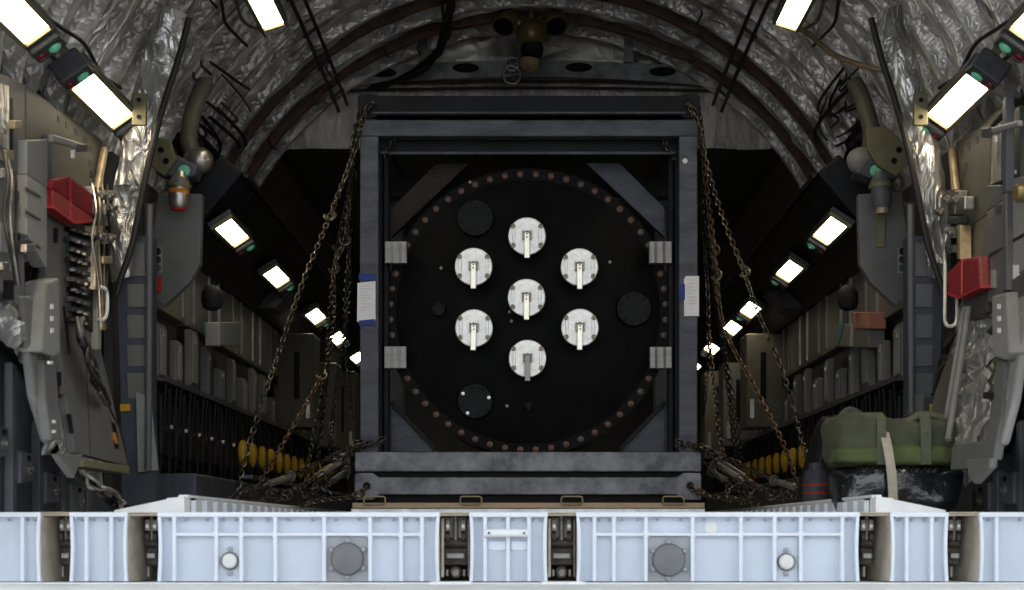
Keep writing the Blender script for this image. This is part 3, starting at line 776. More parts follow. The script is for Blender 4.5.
up_r = [
 ([(687, 103, D - .02), (692, 112, D - .05), (699, 128, D - .04), (707, 165, D), (722, 215, 14.5), (744, 272, 14.4), (757, 310, 14.4), (784, 375, 14.3), (802, 440, 14.2), (812, 480, 14.1), (816, 506, 14.1)], (5,), (), 'chain_gold'),
 ([(688, 104, D - .03), (696, 113, D), (702, 150, 14.75), (709, 210, 14.9), (716, 275, 15.1), (725, 330, 15.1), (756, 390, 14.8), (788, 455, 14.5), (800, 500, 14.3)], (4,), (), 'chain_rust'),
 ([(688, 104, D - .03), (697, 116, D + .05), (706, 175, 14.9), (714, 250, 15.2), (722, 330, 15.4), (733, 400, 15.6), (743, 470, 15.8), (748, 508, 15.8)], (3,), (), 'chain_dark'),
 ([(697, 99, DC + .2), (703, 140, DC + .3), (705, 200, 15.1), (716, 300, 15.4), (727, 380, 15.9), (737, 470, 16.3), (741, 508, 16.3)], (), (), 'chain_dark'),
 ([(703, 420, 16.8), (709, 340, 16.9), (705, 250, 17), (701, 170, 17.1), (699, 120, 17.2)], (), (), 'chain_dark'),
 ([(708, 330, 15.6), (716, 400, 15.4), (722, 450, 15.2), (730, 506, 15)], (), (), 'chain_gold'),
]
for pix, hk, bd, m in up_r: chain(pix, m, LTR.replace('dark', {'chain_gold': 'dull golden', 'chain_rust': 'rusty'}.get(m, 'dark')) if pix[0][1] < 120 else ('dark chain rising behind the frame post on the bag side' if pix[0][2] > 16.5 else 'short golden chain dropping behind the frame post on the bag side'), G2, hk, bd)
random.seed(11)
lo_l = [
 ([(384, 438, D - .06), (372, 443, D - .08), (356, 442, D - .06), (342, 452, 14.5), (312, 466, 14.2), (280, 480, 13.9), (245, 492, 13.6), (225, 500, 13.5)], (3,), (5,), 'chain_dark'),
 ([(383, 442, D - .05), (366, 446, D - .08), (352, 450, D), (335, 466, 14.6), (306, 484, 14.4), (276, 502, 14.2)], (2,), (3,), 'chain_dark'),
 ([(367, 487, D - .04), (358, 494, D - .07), (345, 498, 14.4), (322, 500, 14.2), (300, 506, 14.0)], (1,), (), 'chain_gold'),
 ([(355, 462, 15.0), (340, 476, 14.8), (322, 490, 14.5), (300, 504, 14.3)], (), (1,), 'chain_dark'),
 ([(346, 448, 15.2), (326, 470, 15.0), (300, 487, 14.8), (262, 500, 14.6), (240, 507, 14.5)], (), (1,), 'chain_rust'),
 ([(340, 470, 15.4), (318, 486, 15.0), (296, 490, 14.8), (270, 494, 14.6), (252, 488, 14.4), (240, 499, 14.2)], (), (), 'chain_dark'),
 ([(330, 496, 14.4), (318, 484, 14.4), (308, 497, 14.3), (296, 486, 14.3), (288, 499, 14.2), (272, 491, 14.2), (262, 503, 14.1)], (), (), 'chain_dark'),
]
for pix, hk, bd, m in lo_l: chain(pix, m, {'chain_gold': 'dull golden ', 'chain_rust': 'rusty '}.get(m, 'dark ') + LBL, G3, hk, bd, .95)
lo_r = [
 ([(676, 440, D - .06), (690, 444, D - .08), (702, 446, D - .06), (720, 456, 14.5), (752, 470, 14.2), (785, 484, 13.9), (820, 494, 13.6)], (3,), (5,), 'chain_dark'),
 ([(676, 444, D - .05), (692, 448, D - .08), (706, 452, D), (726, 470, 14.6), (756, 488, 14.4), (786, 503, 14.2)], (2,), (3,), 'chain_dark'),
 ([(690, 487, D - .04), (699, 492, D - .07), (712, 497, 14.4), (736, 499, 14.2), (758, 506, 14.0)], (1,), (), 'chain_gold'),
 ([(704, 462, 15.0), (718, 476, 14.8), (738, 490, 14.5), (760, 504, 14.3)], (), (1,), 'chain_dark'),
 ([(712, 450, 15.2), (734, 470, 15.0), (760, 487, 14.8), (796, 500, 14.6), (818, 507, 14.5)], (), (1,), 'chain_rust'),
 ([(720, 470, 15.4), (742, 486, 15.0), (764, 490, 14.8), (788, 492, 14.6), (806, 499, 14.2)], (), (), 'chain_dark'),
 ([(728, 496, 14.4), (740, 484, 14.4), (750, 497, 14.3), (762, 486, 14.3), (770, 499, 14.2), (786, 489, 14.2), (796, 503, 14.1)], (), (), 'chain_dark'),
]
for pix, hk, bd, m in lo_r: chain(pix, m, {'chain_gold': 'dull golden ', 'chain_rust': 'rusty '}.get(m, 'dark ') + LBR, G4, hk, bd, .95)
# short loose stubs in the frame's upper inner corners
for pix in ([(394, 140, D + .14), (390, 148, D + .13), (386, 155, D + .12), (383, 160, D + .1)], [(664, 141, D + .14), (668, 149, D + .13), (673, 156, D + .12), (676, 160, D + .1)]):
    chain(pix, 'chain_dark', 'short loose chain in an upper inner corner of the frame', 'chain stubs in the frame corners')

# ------------------------------------------------------------------ lamps
def lamp(c, v, n, L, Wd, label, group, body=(.09, .05), green=1, both=False, wedge=True):
    """c centre of the lit face, v unit vector across it, n unit vector it shines along; long side follows the hold"""
    c, v, n = V(c), V(v).normalized(), V(n).normalized(); u = V((0, 1, 0))
    t = thing('cargo_lamp', label, 'lamp', c - n * .1, group)
    h = MB().obox(c - n * (.012 + body[0] / 2), u * (L / 2 + body[1]), v * (Wd / 2 + .035), n * (body[0] / 2)).build('lamp_housing', 'housing', t, bevel=.01)
    MB().obox(c - n * .006, u * (L / 2), v * (Wd / 2), n * .006).build('diffuser', 'diffuser', t)
    for sg in (-1, 1):
        MB().obox(c + v * sg * (Wd / 2 + .014), u * (L / 2 + .02), v * .012, n * .018).build('lamp_frame', 'bracket_olive', t)
        MB().obox(c + u * sg * (L / 2 + .012), u * .01, v * (Wd / 2 + .02), n * .018).build('lamp_frame', 'bracket_olive', t)
    if group != 'lamps along the overhead trunks':
        for sg in (-.6, .6):
            MB().obox(c - n * .24 + u * sg * L / 2, u * .02, v * .03, n * .15).build('hanger', 'bracket_olive', t)
    if wedge:
        for sg in ((1, -1) if both else (1,)):
            e = c + u * sg * (L / 2 + .16)
            w = MB().obox(e - n * .02, u * .10, v * (Wd / 2 + .02), n * .07).build('end_block', 'housing', t, bevel=.015)
            if green:
                MB().lathe(e + n * .05 + v * (.03), n, [(.038, 0), (.036, .012), (.02, .022), (.001, .024)], 12).build('green_indicator', 'green_lamp', w, smooth=True)
                MB().lathe(e + n * .05 - v * (.06), n, [(.034, 0), (.03, .012), (.001, .018)], 12).build('red_indicator', 'dark_red_lamp', w, smooth=True)
    return t
SQ = math.sqrt(.5)
for s in (-1, 1):
    for d, off in ((9.68, 0), (11.81, 0)):
        c = V((s * 2.66, d, 2.58))
        lamp(c, (-s * .82, 0, .58), (-s * .58, 0, -.82), 1.15, .155, ('large lit lamp beside the small olive bracket ' if d > 10 else 'large lit lamp over the outer wall panels ') + ('on the control rack side' if s < 0 else 'on the duffel bag side'),
             'large lamps over the ramp side walls', both=True)
    lamp((s * 1.885, 13.35, 3.62), (s * .95, 0, -.3), (-s * .3, 0, -.95), 1.25, .15, 'long narrow lit lamp high under the foil lined ceiling', 'high ceiling lamps', wedge=False)
TL = 'lit lamp with green indicator in the dark trunk'
for s in (-1, 1):
    tr = thing('overhead_trunk', ('dark overhead trunk carrying lamps along the wall of the ' + ('red-tipped bottle' if s < 0 else 'grey bottle with slotted panel')), 'trunk', (s * 2.4, 21, 2.1), 'overhead trunks')
    A = V((s * 2.66, 14.3, 2.02)); B = V((s * 2.16, 14.3, 2.60)); nn = V((-s * .757, 0, -.653))
    MB().prism([A, B, B - nn * .22, A - nn * .22], (0, 15.0, 0)).build('trunk_body', 'trunk', tr, bevel=.02)
    vv = (B - A).normalized()
    for k in range(22):
        y = 14.95 + k * .62
        cc = A + (B - A) * .82; cc.y = y + .2
        MB().obox(cc + nn * .006, (0, .2, 0), vv * .10, nn * .008).build('vent_recess', 'near_black', tr)
    MB().obox(B + V((0, 7.5, 0)) + nn * .03, (0, 7.5, 0), vv * .015, nn * .015).build('edge_rail', 'cable', tr)
    for d in ((14.9, 17.5, 20.7, 23.1, 25.7, 28.2) if s < 0 else (14.8, 17.1, 20.1, 21.9, 24.4, 27.0)):
        c = V((s * 2.40, d, 2.30)) + nn * .08
        lamp(c, (-s * .84, 0, .54), (-s * .54, 0, -.84), .95, .14, TL + (' on the duffel bag side' if s > 0 else ' above the first aid box'), 'lamps along the overhead trunks', body=(.04, .03))
    # rounded duct end where the trunk starts
    duct = thing('air_duct', 'silver duct elbow at the trunk end ' + ('above the red-tipped bottle' if s < 0 else 'above the grey bottle'), 'duct', (s * 2.42, 14.6, 2.3), 'duct elbows')
    MB().lathe((s * 2.5, 14.2, 2.66), (-s * .5, -1, -.1), [(.1, 0), (.1, .12), (.085, .18), (.05, .21), (.001, .22)], 24).build('elbow_cap', 'bare_metal' if s < 0 else 'pale_panel', duct, smooth=True)
    MB().tube(smooth_path([V((s * 2.5, 14.25, 2.64)), V((s * 2.56, 14.25, 2.85)), V((s * 2.52, 14.3, 3.1)), V((s * 2.46, 14.4, 3.3))]), .065, 12).build('duct_pipe', 'olive_panel', duct, smooth=True)
    # wedge with indicator under the elbow
    w = thing('indicator_box', 'grey wedge box with green indicator ' + ('beside the red-tipped bottle' if s < 0 else 'beside the plain grey bottle'), 'indicator box', (s * 2.55, 13.9, 2.3), 'wedge boxes')
    pts = [P(VX + s * x, y, 13.9) for x, y in ((325, 172), (345, 148), (372, 172), (368, 178), (340, 178))] if s > 0 else [P(VX + s * x, y, 13.9) for x, y in ((332, 166), (358, 152), (376, 172), (352, 178), (336, 176))]
    MB().prism(pts, (0, .25, 0)).build('wedge', 'slate_light', w, bevel=.015)
    MB().lathe(P(VX + s * 346, 171, 13.9), (0, -1, 0), [(.045, 0), (.04, .012), (.001, .02)], 14).build('green_indicator', 'green_lamp', w, smooth=True)
    # bottle
    bt = thing('pressure_bottle', 'silver bottle with orange band and dark red tip hanging by the wall' if s < 0 else 'plain grey bottle hanging over a slotted grey panel', 'bottle', P(VX + s * 351, 210, 13.2), 'hanging bottles')
    top = P(VX + s * 350, 176, 13.2); bot = P(VX + s * 352, 208, 13.2)
    ax = (bot - top).normalized(); Lb = (bot - top).length
    MB().lathe(top, ax, [(.03, -.03), (.05, 0), (.07, .04), (.07, Lb - .03), (.055, Lb)], 20).build('bottle_body', 'bare_metal' if s < 0 else 'slate_light', bt, smooth=True)
    if s < 0:
        MB().lathe(top, ax, [(.0715, Lb * .42), (.0715, Lb * .56)], 20).build('orange_band', 'orange', bt, smooth=True)
        MB().lathe(top, ax, [(.056, Lb - .004), (.05, Lb + .015), (.001, Lb + .016)], 18).build('red_tip', 'red', bt, smooth=True)
    else:
        MB().lathe(top, ax, [(.05, Lb - .01), (.05, Lb + .04), (.001, Lb + .041)], 18).build('tan_collar', 'tan_metal', bt, smooth=True)
    MB().ring(top + ax * .05, ax, .07, .08, .03, 20).build('bottle_clamp', 'bracket_olive', bt, smooth=True)
    # yellow-green mounting plates with two holes
    bp = thing('mounting_plate', 'olive yellow mounting plate with two holes beside the ' + ('red-tipped bottle' if s < 0 else 'plain grey bottle'), 'plate', P(VX + s * 368, 165, 13.3), 'mounting plates')
    poly = ((360, 140), (376, 136), (384, 150), (380, 166), (366, 176), (354, 160)) if s < 0 else ((336, 128), (356, 126), (378, 146), (380, 164), (366, 176), (348, 166), (338, 150))
    po = MB().prism([P(VX + s * x, y, 13.3) for x, y in poly], (0, .05, 0)).build('plate', 'bracket_olive', bp, bevel=.006)
    for x, y in ((369, 150), (364, 161)):
        MB().cyl(P(VX + s * x, y, 13.3) + V((0, -.002, 0)), P(VX + s * x, y, 13.3) + V((0, -.006, 0)), .022, 14).build('plate_hole', 'near_black', po)
    # brackets behind the big lamp
    lb = thing('lamp_bracket', 'small olive bracket plate bolted behind the large lamp ' + ('over the wall with the control rack' if s < 0 else 'on the duffel bag side'), 'bracket', P(VX + s * 393, 110, 12.2), 'lamp brackets')
    po = MB().prism([P(VX + s * x, y, 12.25) for x, y in ((384, 93), (398, 93), (398, 125), (384, 125))], (0, .04, 0)).build('plate', 'bracket_olive', lb, bevel=.005)
    for y in (100, 117):
        MB().cyl(P(VX + s * 391, y, 12.25) + V((0, -.002, 0)), P(VX + s * 391, y, 12.25) + V((0, -.007, 0)), .015, 12).build('plate_hole', 'near_black', po)

# ------------------------------------------------------------------ ramp frame column and seal
for s in (-1, 1):
    side = 'left' if s < 0 else 'right'
    dC = 12.55
    def cpoly(pts): return [(VX + s * x, y) for x, y in pts]
    col = fplate(cpoly([(414, 236), (378, 236), (378, 420), (374, 505), (408, 505), (409, 400)]), dC, .16).build('trim_' + ('1' if s < 0 else '2'), 'slate', kind='structure')
    for y0, y1 in ((243, 276), (284, 307), (315, 338), (345, 366), (373, 398)):
        fplate(cpoly([(403, y0), (386, y0), (385, y1), (402, y1)]), dC - .012, .02).build('infill_panel', 'slate_light' if s > 0 else 'grey_panel', col)
    fplate(cpoly([(394, 392), (380, 398), (372, 470), (392, 472)]), dC - .03, .03).build('kick_plate', 'pale_panel' if s < 0 else 'grey_panel', col)
    MB().cyl(P(VX + s * 380, 205, dC - .05), P(VX + s * 382, 470, dC - .05), .022, 10).build('upright_pole', 'slate_light', col, smooth=True)
    fplate(cpoly([(410, 404), (400, 404), (400, 411), (410, 411)]), dC - .03, .03).build('yellow_tab', 'yellow', col)
    st = MB().tube(smooth_path([P(VX + s * x, y, dC - .1) for x, y in ((341, 18), (352, 60), (368, 110), (384, 175), (397, 240), (408, 275), (414, 295))]), .022, 8)
    st.build('door_seal', 'rubber', label='black rubber seal strip curving down the foil frame ' + ('beside the control rack wall' if s < 0 else 'on the duffel bag side'), cat='seal strip', group='frame seal strips', smooth=True)
    fo = MB(); Lp = [((343, 15), (372, 5)), ((353, 60), (384, 50)), ((369, 110), (400, 105)), ((384, 175), (414, 175)), ((394, 240), (422, 245)), ((400, 285), (418, 290))]
    nn_ = 8
    for i in range(len(Lp) - 1):
        for k in range(6):
            f = k / 6
            a0 = V((Lp[i][0][0] * (1 - f) + Lp[i + 1][0][0] * f, Lp[i][0][1] * (1 - f) + Lp[i + 1][0][1] * f, 0))
            a1 = V((Lp[i][1][0] * (1 - f) + Lp[i + 1][1][0] * f, Lp[i][1][1] * (1 - f) + Lp[i + 1][1][1] * f, 0))
            for j in range(nn_ + 1):
                q = a0 + (a1 - a0) * j / nn_
                p = P(VX + s * q.x, q.y, dC - .02)
                p.y += crumple(p * 2.0, .12) - .05 * math.sin(PI * j / nn_)
                fo.v.append(p)
    rows = len(fo.v) // (nn_ + 1)
    for i in range(rows - 1):
        for j in range(nn_):
            a = i * (nn_ + 1) + j; q = (a, a + 1, a + nn_ + 2, a + nn_ + 1)
            fo.f.append(q if s < 0 else q[::-1])
    fo.build('foil_wrap', 'foil_bright', col, smooth=True)
    # aft-facing grey panel with three gauges
    pn = thing('gauge_panel', 'grey tapered panel with a strip of three round gauges ' + ('over a red tag' if s < 0 else 'and a long slot'), 'panel', P(VX + s * 350, 305, 13.4), 'gauge panels')
    body = fplate(cpoly([(372, 192), (328, 194), (330, 264), (340, 282), (366, 306), (374, 300), (380, 250)]), 13.4, .10).build('panel', 'grey_panel', pn, bevel=.01)
    gs = fplate(cpoly([(377, 247), (368, 247), (368, 273), (377, 273)]), 13.38, .03).build('gauge_strip', 'pale_panel', pn)
    for k, m in enumerate(('near_black', 'gusset_brown', 'slate')):
        c = P(VX + s * 372.5, 251.5 + 8.2 * k, 13.38)
        MB().lathe(c, (0, -1, 0), [(.026, 0), (.026, .012), (.02, .014), (.001, .014)], 16).build('gauge', m, gs, smooth=True)
    if s < 0:
        fplate(cpoly([(375, 277), (369, 277), (369, 292), (375, 292)]), 13.37, .03).build('red_tag', 'red', pn)
    else:
        fplate(cpoly([(355, 210), (347, 210), (347, 247), (355, 247)]), 13.38, .02).build('slot', 'bracket_olive', pn)

# ------------------------------------------------------------------ hold side walls: panels, boxes, seats
def seat_proto():
    t = thing('troop_seat', 'x', 'seat', (0, 0, 0))
    MB().box(-.10, .0, -.21, .21, .36, .93).build('backrest', 'black_fabric', t, bevel=.02)
    MB().box(-.20, -.11, -.2, .2, .42, .86).build('folded_seat', 'near_black', t, bevel=.02)
    for sg in (-1, 1):
        MB().cyl((-.22, sg * .2, .92), (-.17, sg * .17, .31), .011, 8).build('leg_tube', 'near_black', t, smooth=True)
    MB().cyl((-.21, -.25, .97), (-.21, .25, .97), .012, 8).build('top_bar', 'dark_grey_panel', t, smooth=True)
    MB().box(-.235, -.215, -.015, .015, .62, .645).build('buckle', 'bare_metal', t)
    MB().box(-.215, -.2, -.02, .02, .3, .9).build('harness_strap', 'black_fabric', t)
    return t
def box_proto():
    t = thing('stowage_box', 'x', 'box', (0, 0, 0))
    MB().box(-.06, 0, -.13, .13, 0, .40).build('body', 'grey_panel', t, bevel=.012)
    MB().box(-.07, -.06, -.11, .11, .03, .37).build('lid', 'pale_panel', t, bevel=.01)
    MB().box(-.078, -.07, -.03, .03, .30, .33).build('latch', 'bare_metal', t)
    return t
def vest_proto():
    t = thing('life_vest', 'x', 'life vest', (0, 0, 0))
    MB().lathe((0, 0, 0), (0, 0, 1), [(.012, 0), (.032, .03), (.042, .09), (.042, .13), (.032, .18), (.015, .205)], 12).build('pouch', 'yellow', t, smooth=True)
    MB().box(-.05, -.042, -.012, .012, .02, .18).build('strap', 'near_black', t)
    return t
sp, bp_, vp = seat_proto(), box_proto(), vest_proto()
used = set()
def put(pr, loc, rz_, label, group):
    o = pr if pr.name not in used else copy_tree(pr)
    used.add(pr.name)
    o.location = loc; o.rotation_euler = (0, 0, rz_); o['label'] = label; o['group'] = group
    return o
for s in (-1, 1):
    rot = 0 if s > 0 else PI
    where = 'on the duffel bag side' if s > 0 else 'on the side without bags'
    for k in range(24):
        d = 13.35 + .56 * k
        put(sp, (s * 2.74, d, 0), rot, 'black folded troop seat hung low along the hold wall ' + where, 'folded troop seats ' + where)
    for k in range(20):
        d = 13.75 + .66 * k
        bx_ = put(bp_, (s * 2.72, d, 1.0 + .02 * (k % 3)), rot, 'pale grey stowage box mounted above the troop seats ' + where, 'stowage boxes ' + where)
        bx_.scale = (1, (1, .7, 1.1, .55)[k % 4], (1, .8, 1.12, 1.05, .7)[k % 5])
    for k in range(13 if s < 0 else 9):
        d = (16.0 if s < 0 else 16.9) + .58 * k
        put(vp, (s * 2.42, d, .46), rot, 'yellow life vest pouch hanging low under the seats ' + where, 'life vest pouches ' + where)
    wl = bpy.data.objects['wall_left_hold' if s < 0 else 'wall_right_hold']
    for k in range(12):
        d = 13.75 + 1.25 * k
        MB().box(min(s * 2.70, s * 2.8), max(s * 2.70, s * 2.8), d, d + 1.14, 1.52, 2.28).build('lining_panel', ('olive_panel', 'grey_panel', 'olive_panel')[k % 3], wl, bevel=.01)
        for q in (.2, .95):
            MB().box(min(s * 2.685, s * 2.7), max(s * 2.685, s * 2.7), d + q, d + q + .05, 1.56, 2.24).build('panel_strap', 'pale_panel' if (k + (q > .5)) % 2 else 'bare_metal', wl)
    MB().box(min(s * 2.52, s * 2.80), max(s * 2.52, s * 2.80), 13.1, 29, .94, .975).build('seat_rail', 'dark_grey_panel', wl)
    MB().box(min(s * 2.3, s * 2.80), max(s * 2.3, s * 2.80), 13.1, 29, .02, .30).build('side_curb', 'slate', wl, bevel=.02)
    MB().box(min(s * 2.26, s * 2.34), max(s * 2.26, s * 2.34), 15.5, 26, .33, .36).build('curb_rail', 'slate_light', wl)
    # first-aid kit
    if s < 0:
        kt = thing('first_aid_kit', 'white and teal first aid box on the hold wall below a dark pouch', 'first aid kit', H(216, 346, .1))
        MB().prism([H(205, 322, .12), H(227, 322, .12), H(227, 346, .12), H(205, 346, .12)], (.12, 0, 0)).build('case', 'pale_panel', kt, bevel=.01)
        wplate([(205, 322), (215, 322), (215, 332), (205, 332)], .128, .008, H).build('teal_label', 'teal', kt)
        wplate([(217, 322), (227, 322), (227, 334)], .128, .008, H).build('teal_label', 'teal', kt)
    else:
        kt = thing('first_aid_kit', 'white first aid box with teal end beside a salmon box', 'first aid kit', H(846, 347, .1))
        MB().prism([H(837, 324, .12), H(850, 324, .12), H(850, 347, .12), H(837, 347, .12)], (-.0, .0, 0.0) if False else (.12, 0, 0)).build('case', 'pale_panel', kt, bevel=.01)
        wplate([(837, 324), (843, 324), (840, 338), (837, 345)], .128, .008, H).build('teal_label', 'teal', kt)
        k2 = thing('salmon_box', 'salmon and grey box on the hold wall beside the first aid box', 'box', H(862, 348, .1))
        wplate([(853, 312), (868, 312), (868, 329), (853, 329)], .14, .14, H).build('upper_half', 'salmon', k2, bevel=.01)
        wplate([(853, 329.5), (868, 329.5), (868, 348), (853, 348)], .13, .13, H).build('lower_half', 'grey_panel', k2, bevel=.01)
    pc_ = H(VX + s * 318, 298, .22)
    MB().lathe(pc_ - V((0, 0, .1)), (0, .0, 1), [(.03, 0), (.07, .02), (.085, .08), (.08, .15), (.05, .19), (.02, .2)], 10).build('hanging_pouch', 'black_fabric', smooth=True,
        label='dark round pouch hanging on the hold wall ' + ('above the first aid box' if s < 0 else 'above the salmon box'), cat='pouch', group='hanging pouches')
    # dark wedge shelf
    a = H(VX + s * 268, 303, .0)
    MB().prism([V((s * 2.7, 18.3, a.z)), V((s * 2.3, 18.3, a.z)), V((s * 2.45, 18.3, a.z - .17)), V((s * 2.7, 18.3, a.z - .17))], (0, .5, 0)).build('wedge_tray', 'dark_grey_panel', bevel=.01,
        label='dark wedge shaped tray projecting from the hold wall ' + where, cat='tray', group='wall trays')
    # forward equipment cabinets further in
    for k, (d, z0, z1, m) in enumerate(((20.2, 1.0, 2.0, 'olive_panel'), (22.6, .9, 1.9, 'grey_panel'), (25.0, .9, 2.0, 'olive_panel'))):
        cb = thing('equipment_cabinet', ('olive', 'grey', 'tall olive')[k] + ' cabinet standing out from the far hold wall ' + where, 'cabinet', (s * 2.5, d, z0), 'far wall cabinets')
        MB().box(min(s * 2.3, s * 2.69), max(s * 2.3, s * 2.69), d, d + .6, z0, z1).build('carcass', m, cb, bevel=.015)
        MB().box(s * 2.48 - .03, s * 2.48 + .03, d - .01, d, z0 + .3, z1 - .2).build('slot', 'near_black', cb)
        MB().box(s * 2.36 - .02, s * 2.36 + .02, d - .02, d, z0 + .1, z0 + .3).build('handle', 'bare_metal', cb)

# ------------------------------------------------------------------ equipment on the ramp side walls
def eq(name, label, cat, poly, m, off=.06, th=.06, group=None, bevel=.008, parts=()):
    """plate on the ramp wall; parts: (name, polygon, material, extra offset)"""
    s = -1 if poly[0][0] < VX else 1
    base = W(*poly[0], off)
    t = thing(name, label, cat, (base.x, base.y, min(W(x, y, off).z for x, y in poly)), group)
    wplate(poly, off, th).build('plate', m, t, bevel=bevel)
    for nm, pl, mm, o2 in parts:
        wplate(pl, off + o2, o2 + .004).build(nm, mm, t, bevel=.003 if o2 > .01 else 0)
    return t
def rect(x0, x1, y0, y1): return [(x0, y0), (x1, y0), (x1, y1), (x0, y1)]
# ---- left
eq('access_panel', 'olive upper wall panel with dark stains under the large lamp, above the red pouch', 'panel',
   [(26, 84), (52, 104), (103, 141), (100, 170), (96, 205), (84, 262), (26, 262)], 'olive_panel', .05, .05,
   parts=[('stain', [(x, y), (x + 3, y + 1), (x + 3, y + 7), (x, y + 6)], 'dark_grey_panel', .003) for x, y in ((58, 116), (66, 122), (75, 128), (84, 136), (90, 146), (89, 160), (90, 170))])
eq('access_panel', 'grey outer wall panel with a white slot, beside the pale slotted cabinet', 'panel', [(-30, 60), (25, 84), (25, 312), (-30, 262)], 'grey_panel', .07, .07,
   parts=[('white_slot', rect(1, 8, 222, 252), 'pale_panel', .01), ('dark_slot', rect(11, 13.5, 98, 156), 'near_black', .004), ('handle', rect(6, 14, 150, 160), 'tan_metal', .03),
          ('foil_window', [(-10, 80), (9, 86), (9, 150), (-10, 140)], 'foil', .006), ('dark_recess', rect(4, 14, 280, 300), 'near_black', .004),
          ('stencil_block', rect(10, 15, 255, 271), 'pale_panel', .003)])
eq('slotted_cabinet', 'pale grey slotted cabinet strip beside the olive wall panel', 'cabinet', [(27, 140), (48, 139), (47, 268), (27, 234)], 'pale_panel', .12, .08,
   parts=[('louvre', [(27, y), (41, y + 9), (41, y + 11), (27, y + 2.5)], 'dark_grey_panel', .008) for y in (187, 210, 238)] + [('bright_latch', rect(27, 36, 244, 252), 'bare_metal', .03)])
eq('folding_arm', 'pale folding arm bracket on the olive panel above the red pouch', 'bracket', [(53, 134), (82, 143), (82, 149), (53, 142)], 'pale_panel', .16, .03,
   parts=[('hinge', rect(80, 88, 144, 152), 'dark_grey_panel', .02), ('pin', rect(73, 75, 150, 158), 'white_paint', .01)])
eq('pouch_rail', 'dark grey wall rail running below the red pouch', 'rail', [(48, 135), (52, 135), (52, 205), (72, 222), (72, 228), (47, 208)], 'slate_light', .10, .04)
eq('access_panel', 'grey inner wall panel with black slots below the red pouch', 'panel', [(47, 214), (71, 226), (70, 300), (100, 345), (128, 466), (76, 453), (60, 360), (47, 300)], 'grey_panel', .06, .05,
   parts=[('slot', rect(54, 58, 228, 243), 'near_black', .004), ('slot', rect(58, 61.5, 372, 398), 'near_black', .004), ('slot', [(63, 306), (65, 306), (71, 354), (69, 354)], 'near_black', .004),
          ('slot', [(68, 414), (71, 414), (74, 433), (71, 433)], 'near_black', .004), ('slot', [(112, 422), (116, 424), (119, 449), (115, 448)], 'near_black', .004),
          ('orange_strap', [(113, 432), (116, 433), (118, 444), (115, 443)], 'orange', .006), ('latch', rect(62, 68, 386, 394), 'bare_metal', .02), ('panel_seam', [(86, 345), (86.8, 345), (91, 456), (90.2, 456)], 'dark_grey_panel', .003)])
eq('junction_box', 'pale grey upright box with small windows below the slotted cabinet', 'box', [(46, 282), (60, 278), (61, 352), (55, 357), (42, 352)], 'pale_panel', .16, .12, bevel=.015,
   parts=[('small_window', rect(51, 54, y, y + 5), 'white_paint', .004) for y in (304, 316, 328)] + [('screw', rect(50, 53, 361, 364), 'white_paint', .01)])
eq('curved_door', 'pale curved door leaning beside the foil strip', 'door', [(23, 296), (40, 296), (43, 340), (48, 400), (60, 440), (51, 444), (36, 395)], 'grey_panel', .10, .05, bevel=.02)
eq('lower_door', 'narrow grey flap with two bright studs under the curved door', 'flap', [(44, 360), (56, 362), (62, 440), (52, 440), (46, 400)], 'grey_panel', .14, .05,
   parts=[('stud', rect(54, 56, y, y + 3), 'white_paint', .01) for y in (420, 430)])
rk = thing('electronics_rack', 'black electronics rack with rows of modules below the red pouch', 'rack', W(82, 330, .1))
wplate([(70, 222), (84, 214), (93, 240), (93, 332), (74, 322)], .07, .05).build('rack_back', 'near_black', rk)
random.seed(3)
for k in range(10):
    y = 226 + k * 10
    wplate([(71 + k * .3, y), (91, y + 6), (91, y + 11), (71 + k * .3, y + 5)], .10 + .02 * (k % 2), .04).build('module', ('near_black', 'slate', 'dark_grey_panel')[k % 3], rk, bevel=.006)
    for q in range(3):
        x = 74 + q * 6 + random.uniform(-1, 1)
        wplate(rect(x, x + 2.2, y + 2.5 + q * 2, y + 5 + q * 2), .135, .02).build('connector', random.choice(('pale_panel', 'bare_metal', 'gusset_brown', 'slate_light')), rk)
hz = thing('cable_bundle', 'bundle of black coiled cables running down below the electronics rack', 'cables', W(100, 400, .1))
random.seed(5)
for k in range(9):
    pts = [W(76 + k * .9 + random.uniform(-2, 2), 318, .12)]
    for j in range(5): pts.append(W(79 + j * 5.5 + random.uniform(-4, 4), 335 + j * 14 + random.uniform(-5, 5), .12 + random.uniform(0, .08)))
    pts.append(W(107 + random.uniform(-3, 3), 400 + random.uniform(-5, 6), .12))
    MB().tube(smooth_path(pts, 6), .011, 6).build('cable', 'cable' if k % 4 else 'slate_light', hz, smooth=True)
MB().tube(smooth_path([W(107, 402, .12), W(113, 415, .1), W(121, 430, .1), W(127, 452, .1)], 6), .007, 6).build('cable_tail', 'cable', hz, smooth=True)
MB().tube(smooth_path([W(97, 287, .1), W(104, 288, .14), W(107, 294, .14), W(107, 312, .14), W(104, 319, .14), W(98, 320, .1)], 6), .011, 8).build('grab_handle', 'white_paint', smooth=True,
    label='white looped grab handle beside the electronics rack', cat='handle')
vb = thing('valve_block', 'cluster of brass and steel valves on a pipe beside the red pouch', 'valve', W(105, 228, .1))
MB().cyl(W(104, 150, .08), W(97, 190, .1), .028, 10).build('feed_pipe', 'tan_metal', vb, smooth=True)
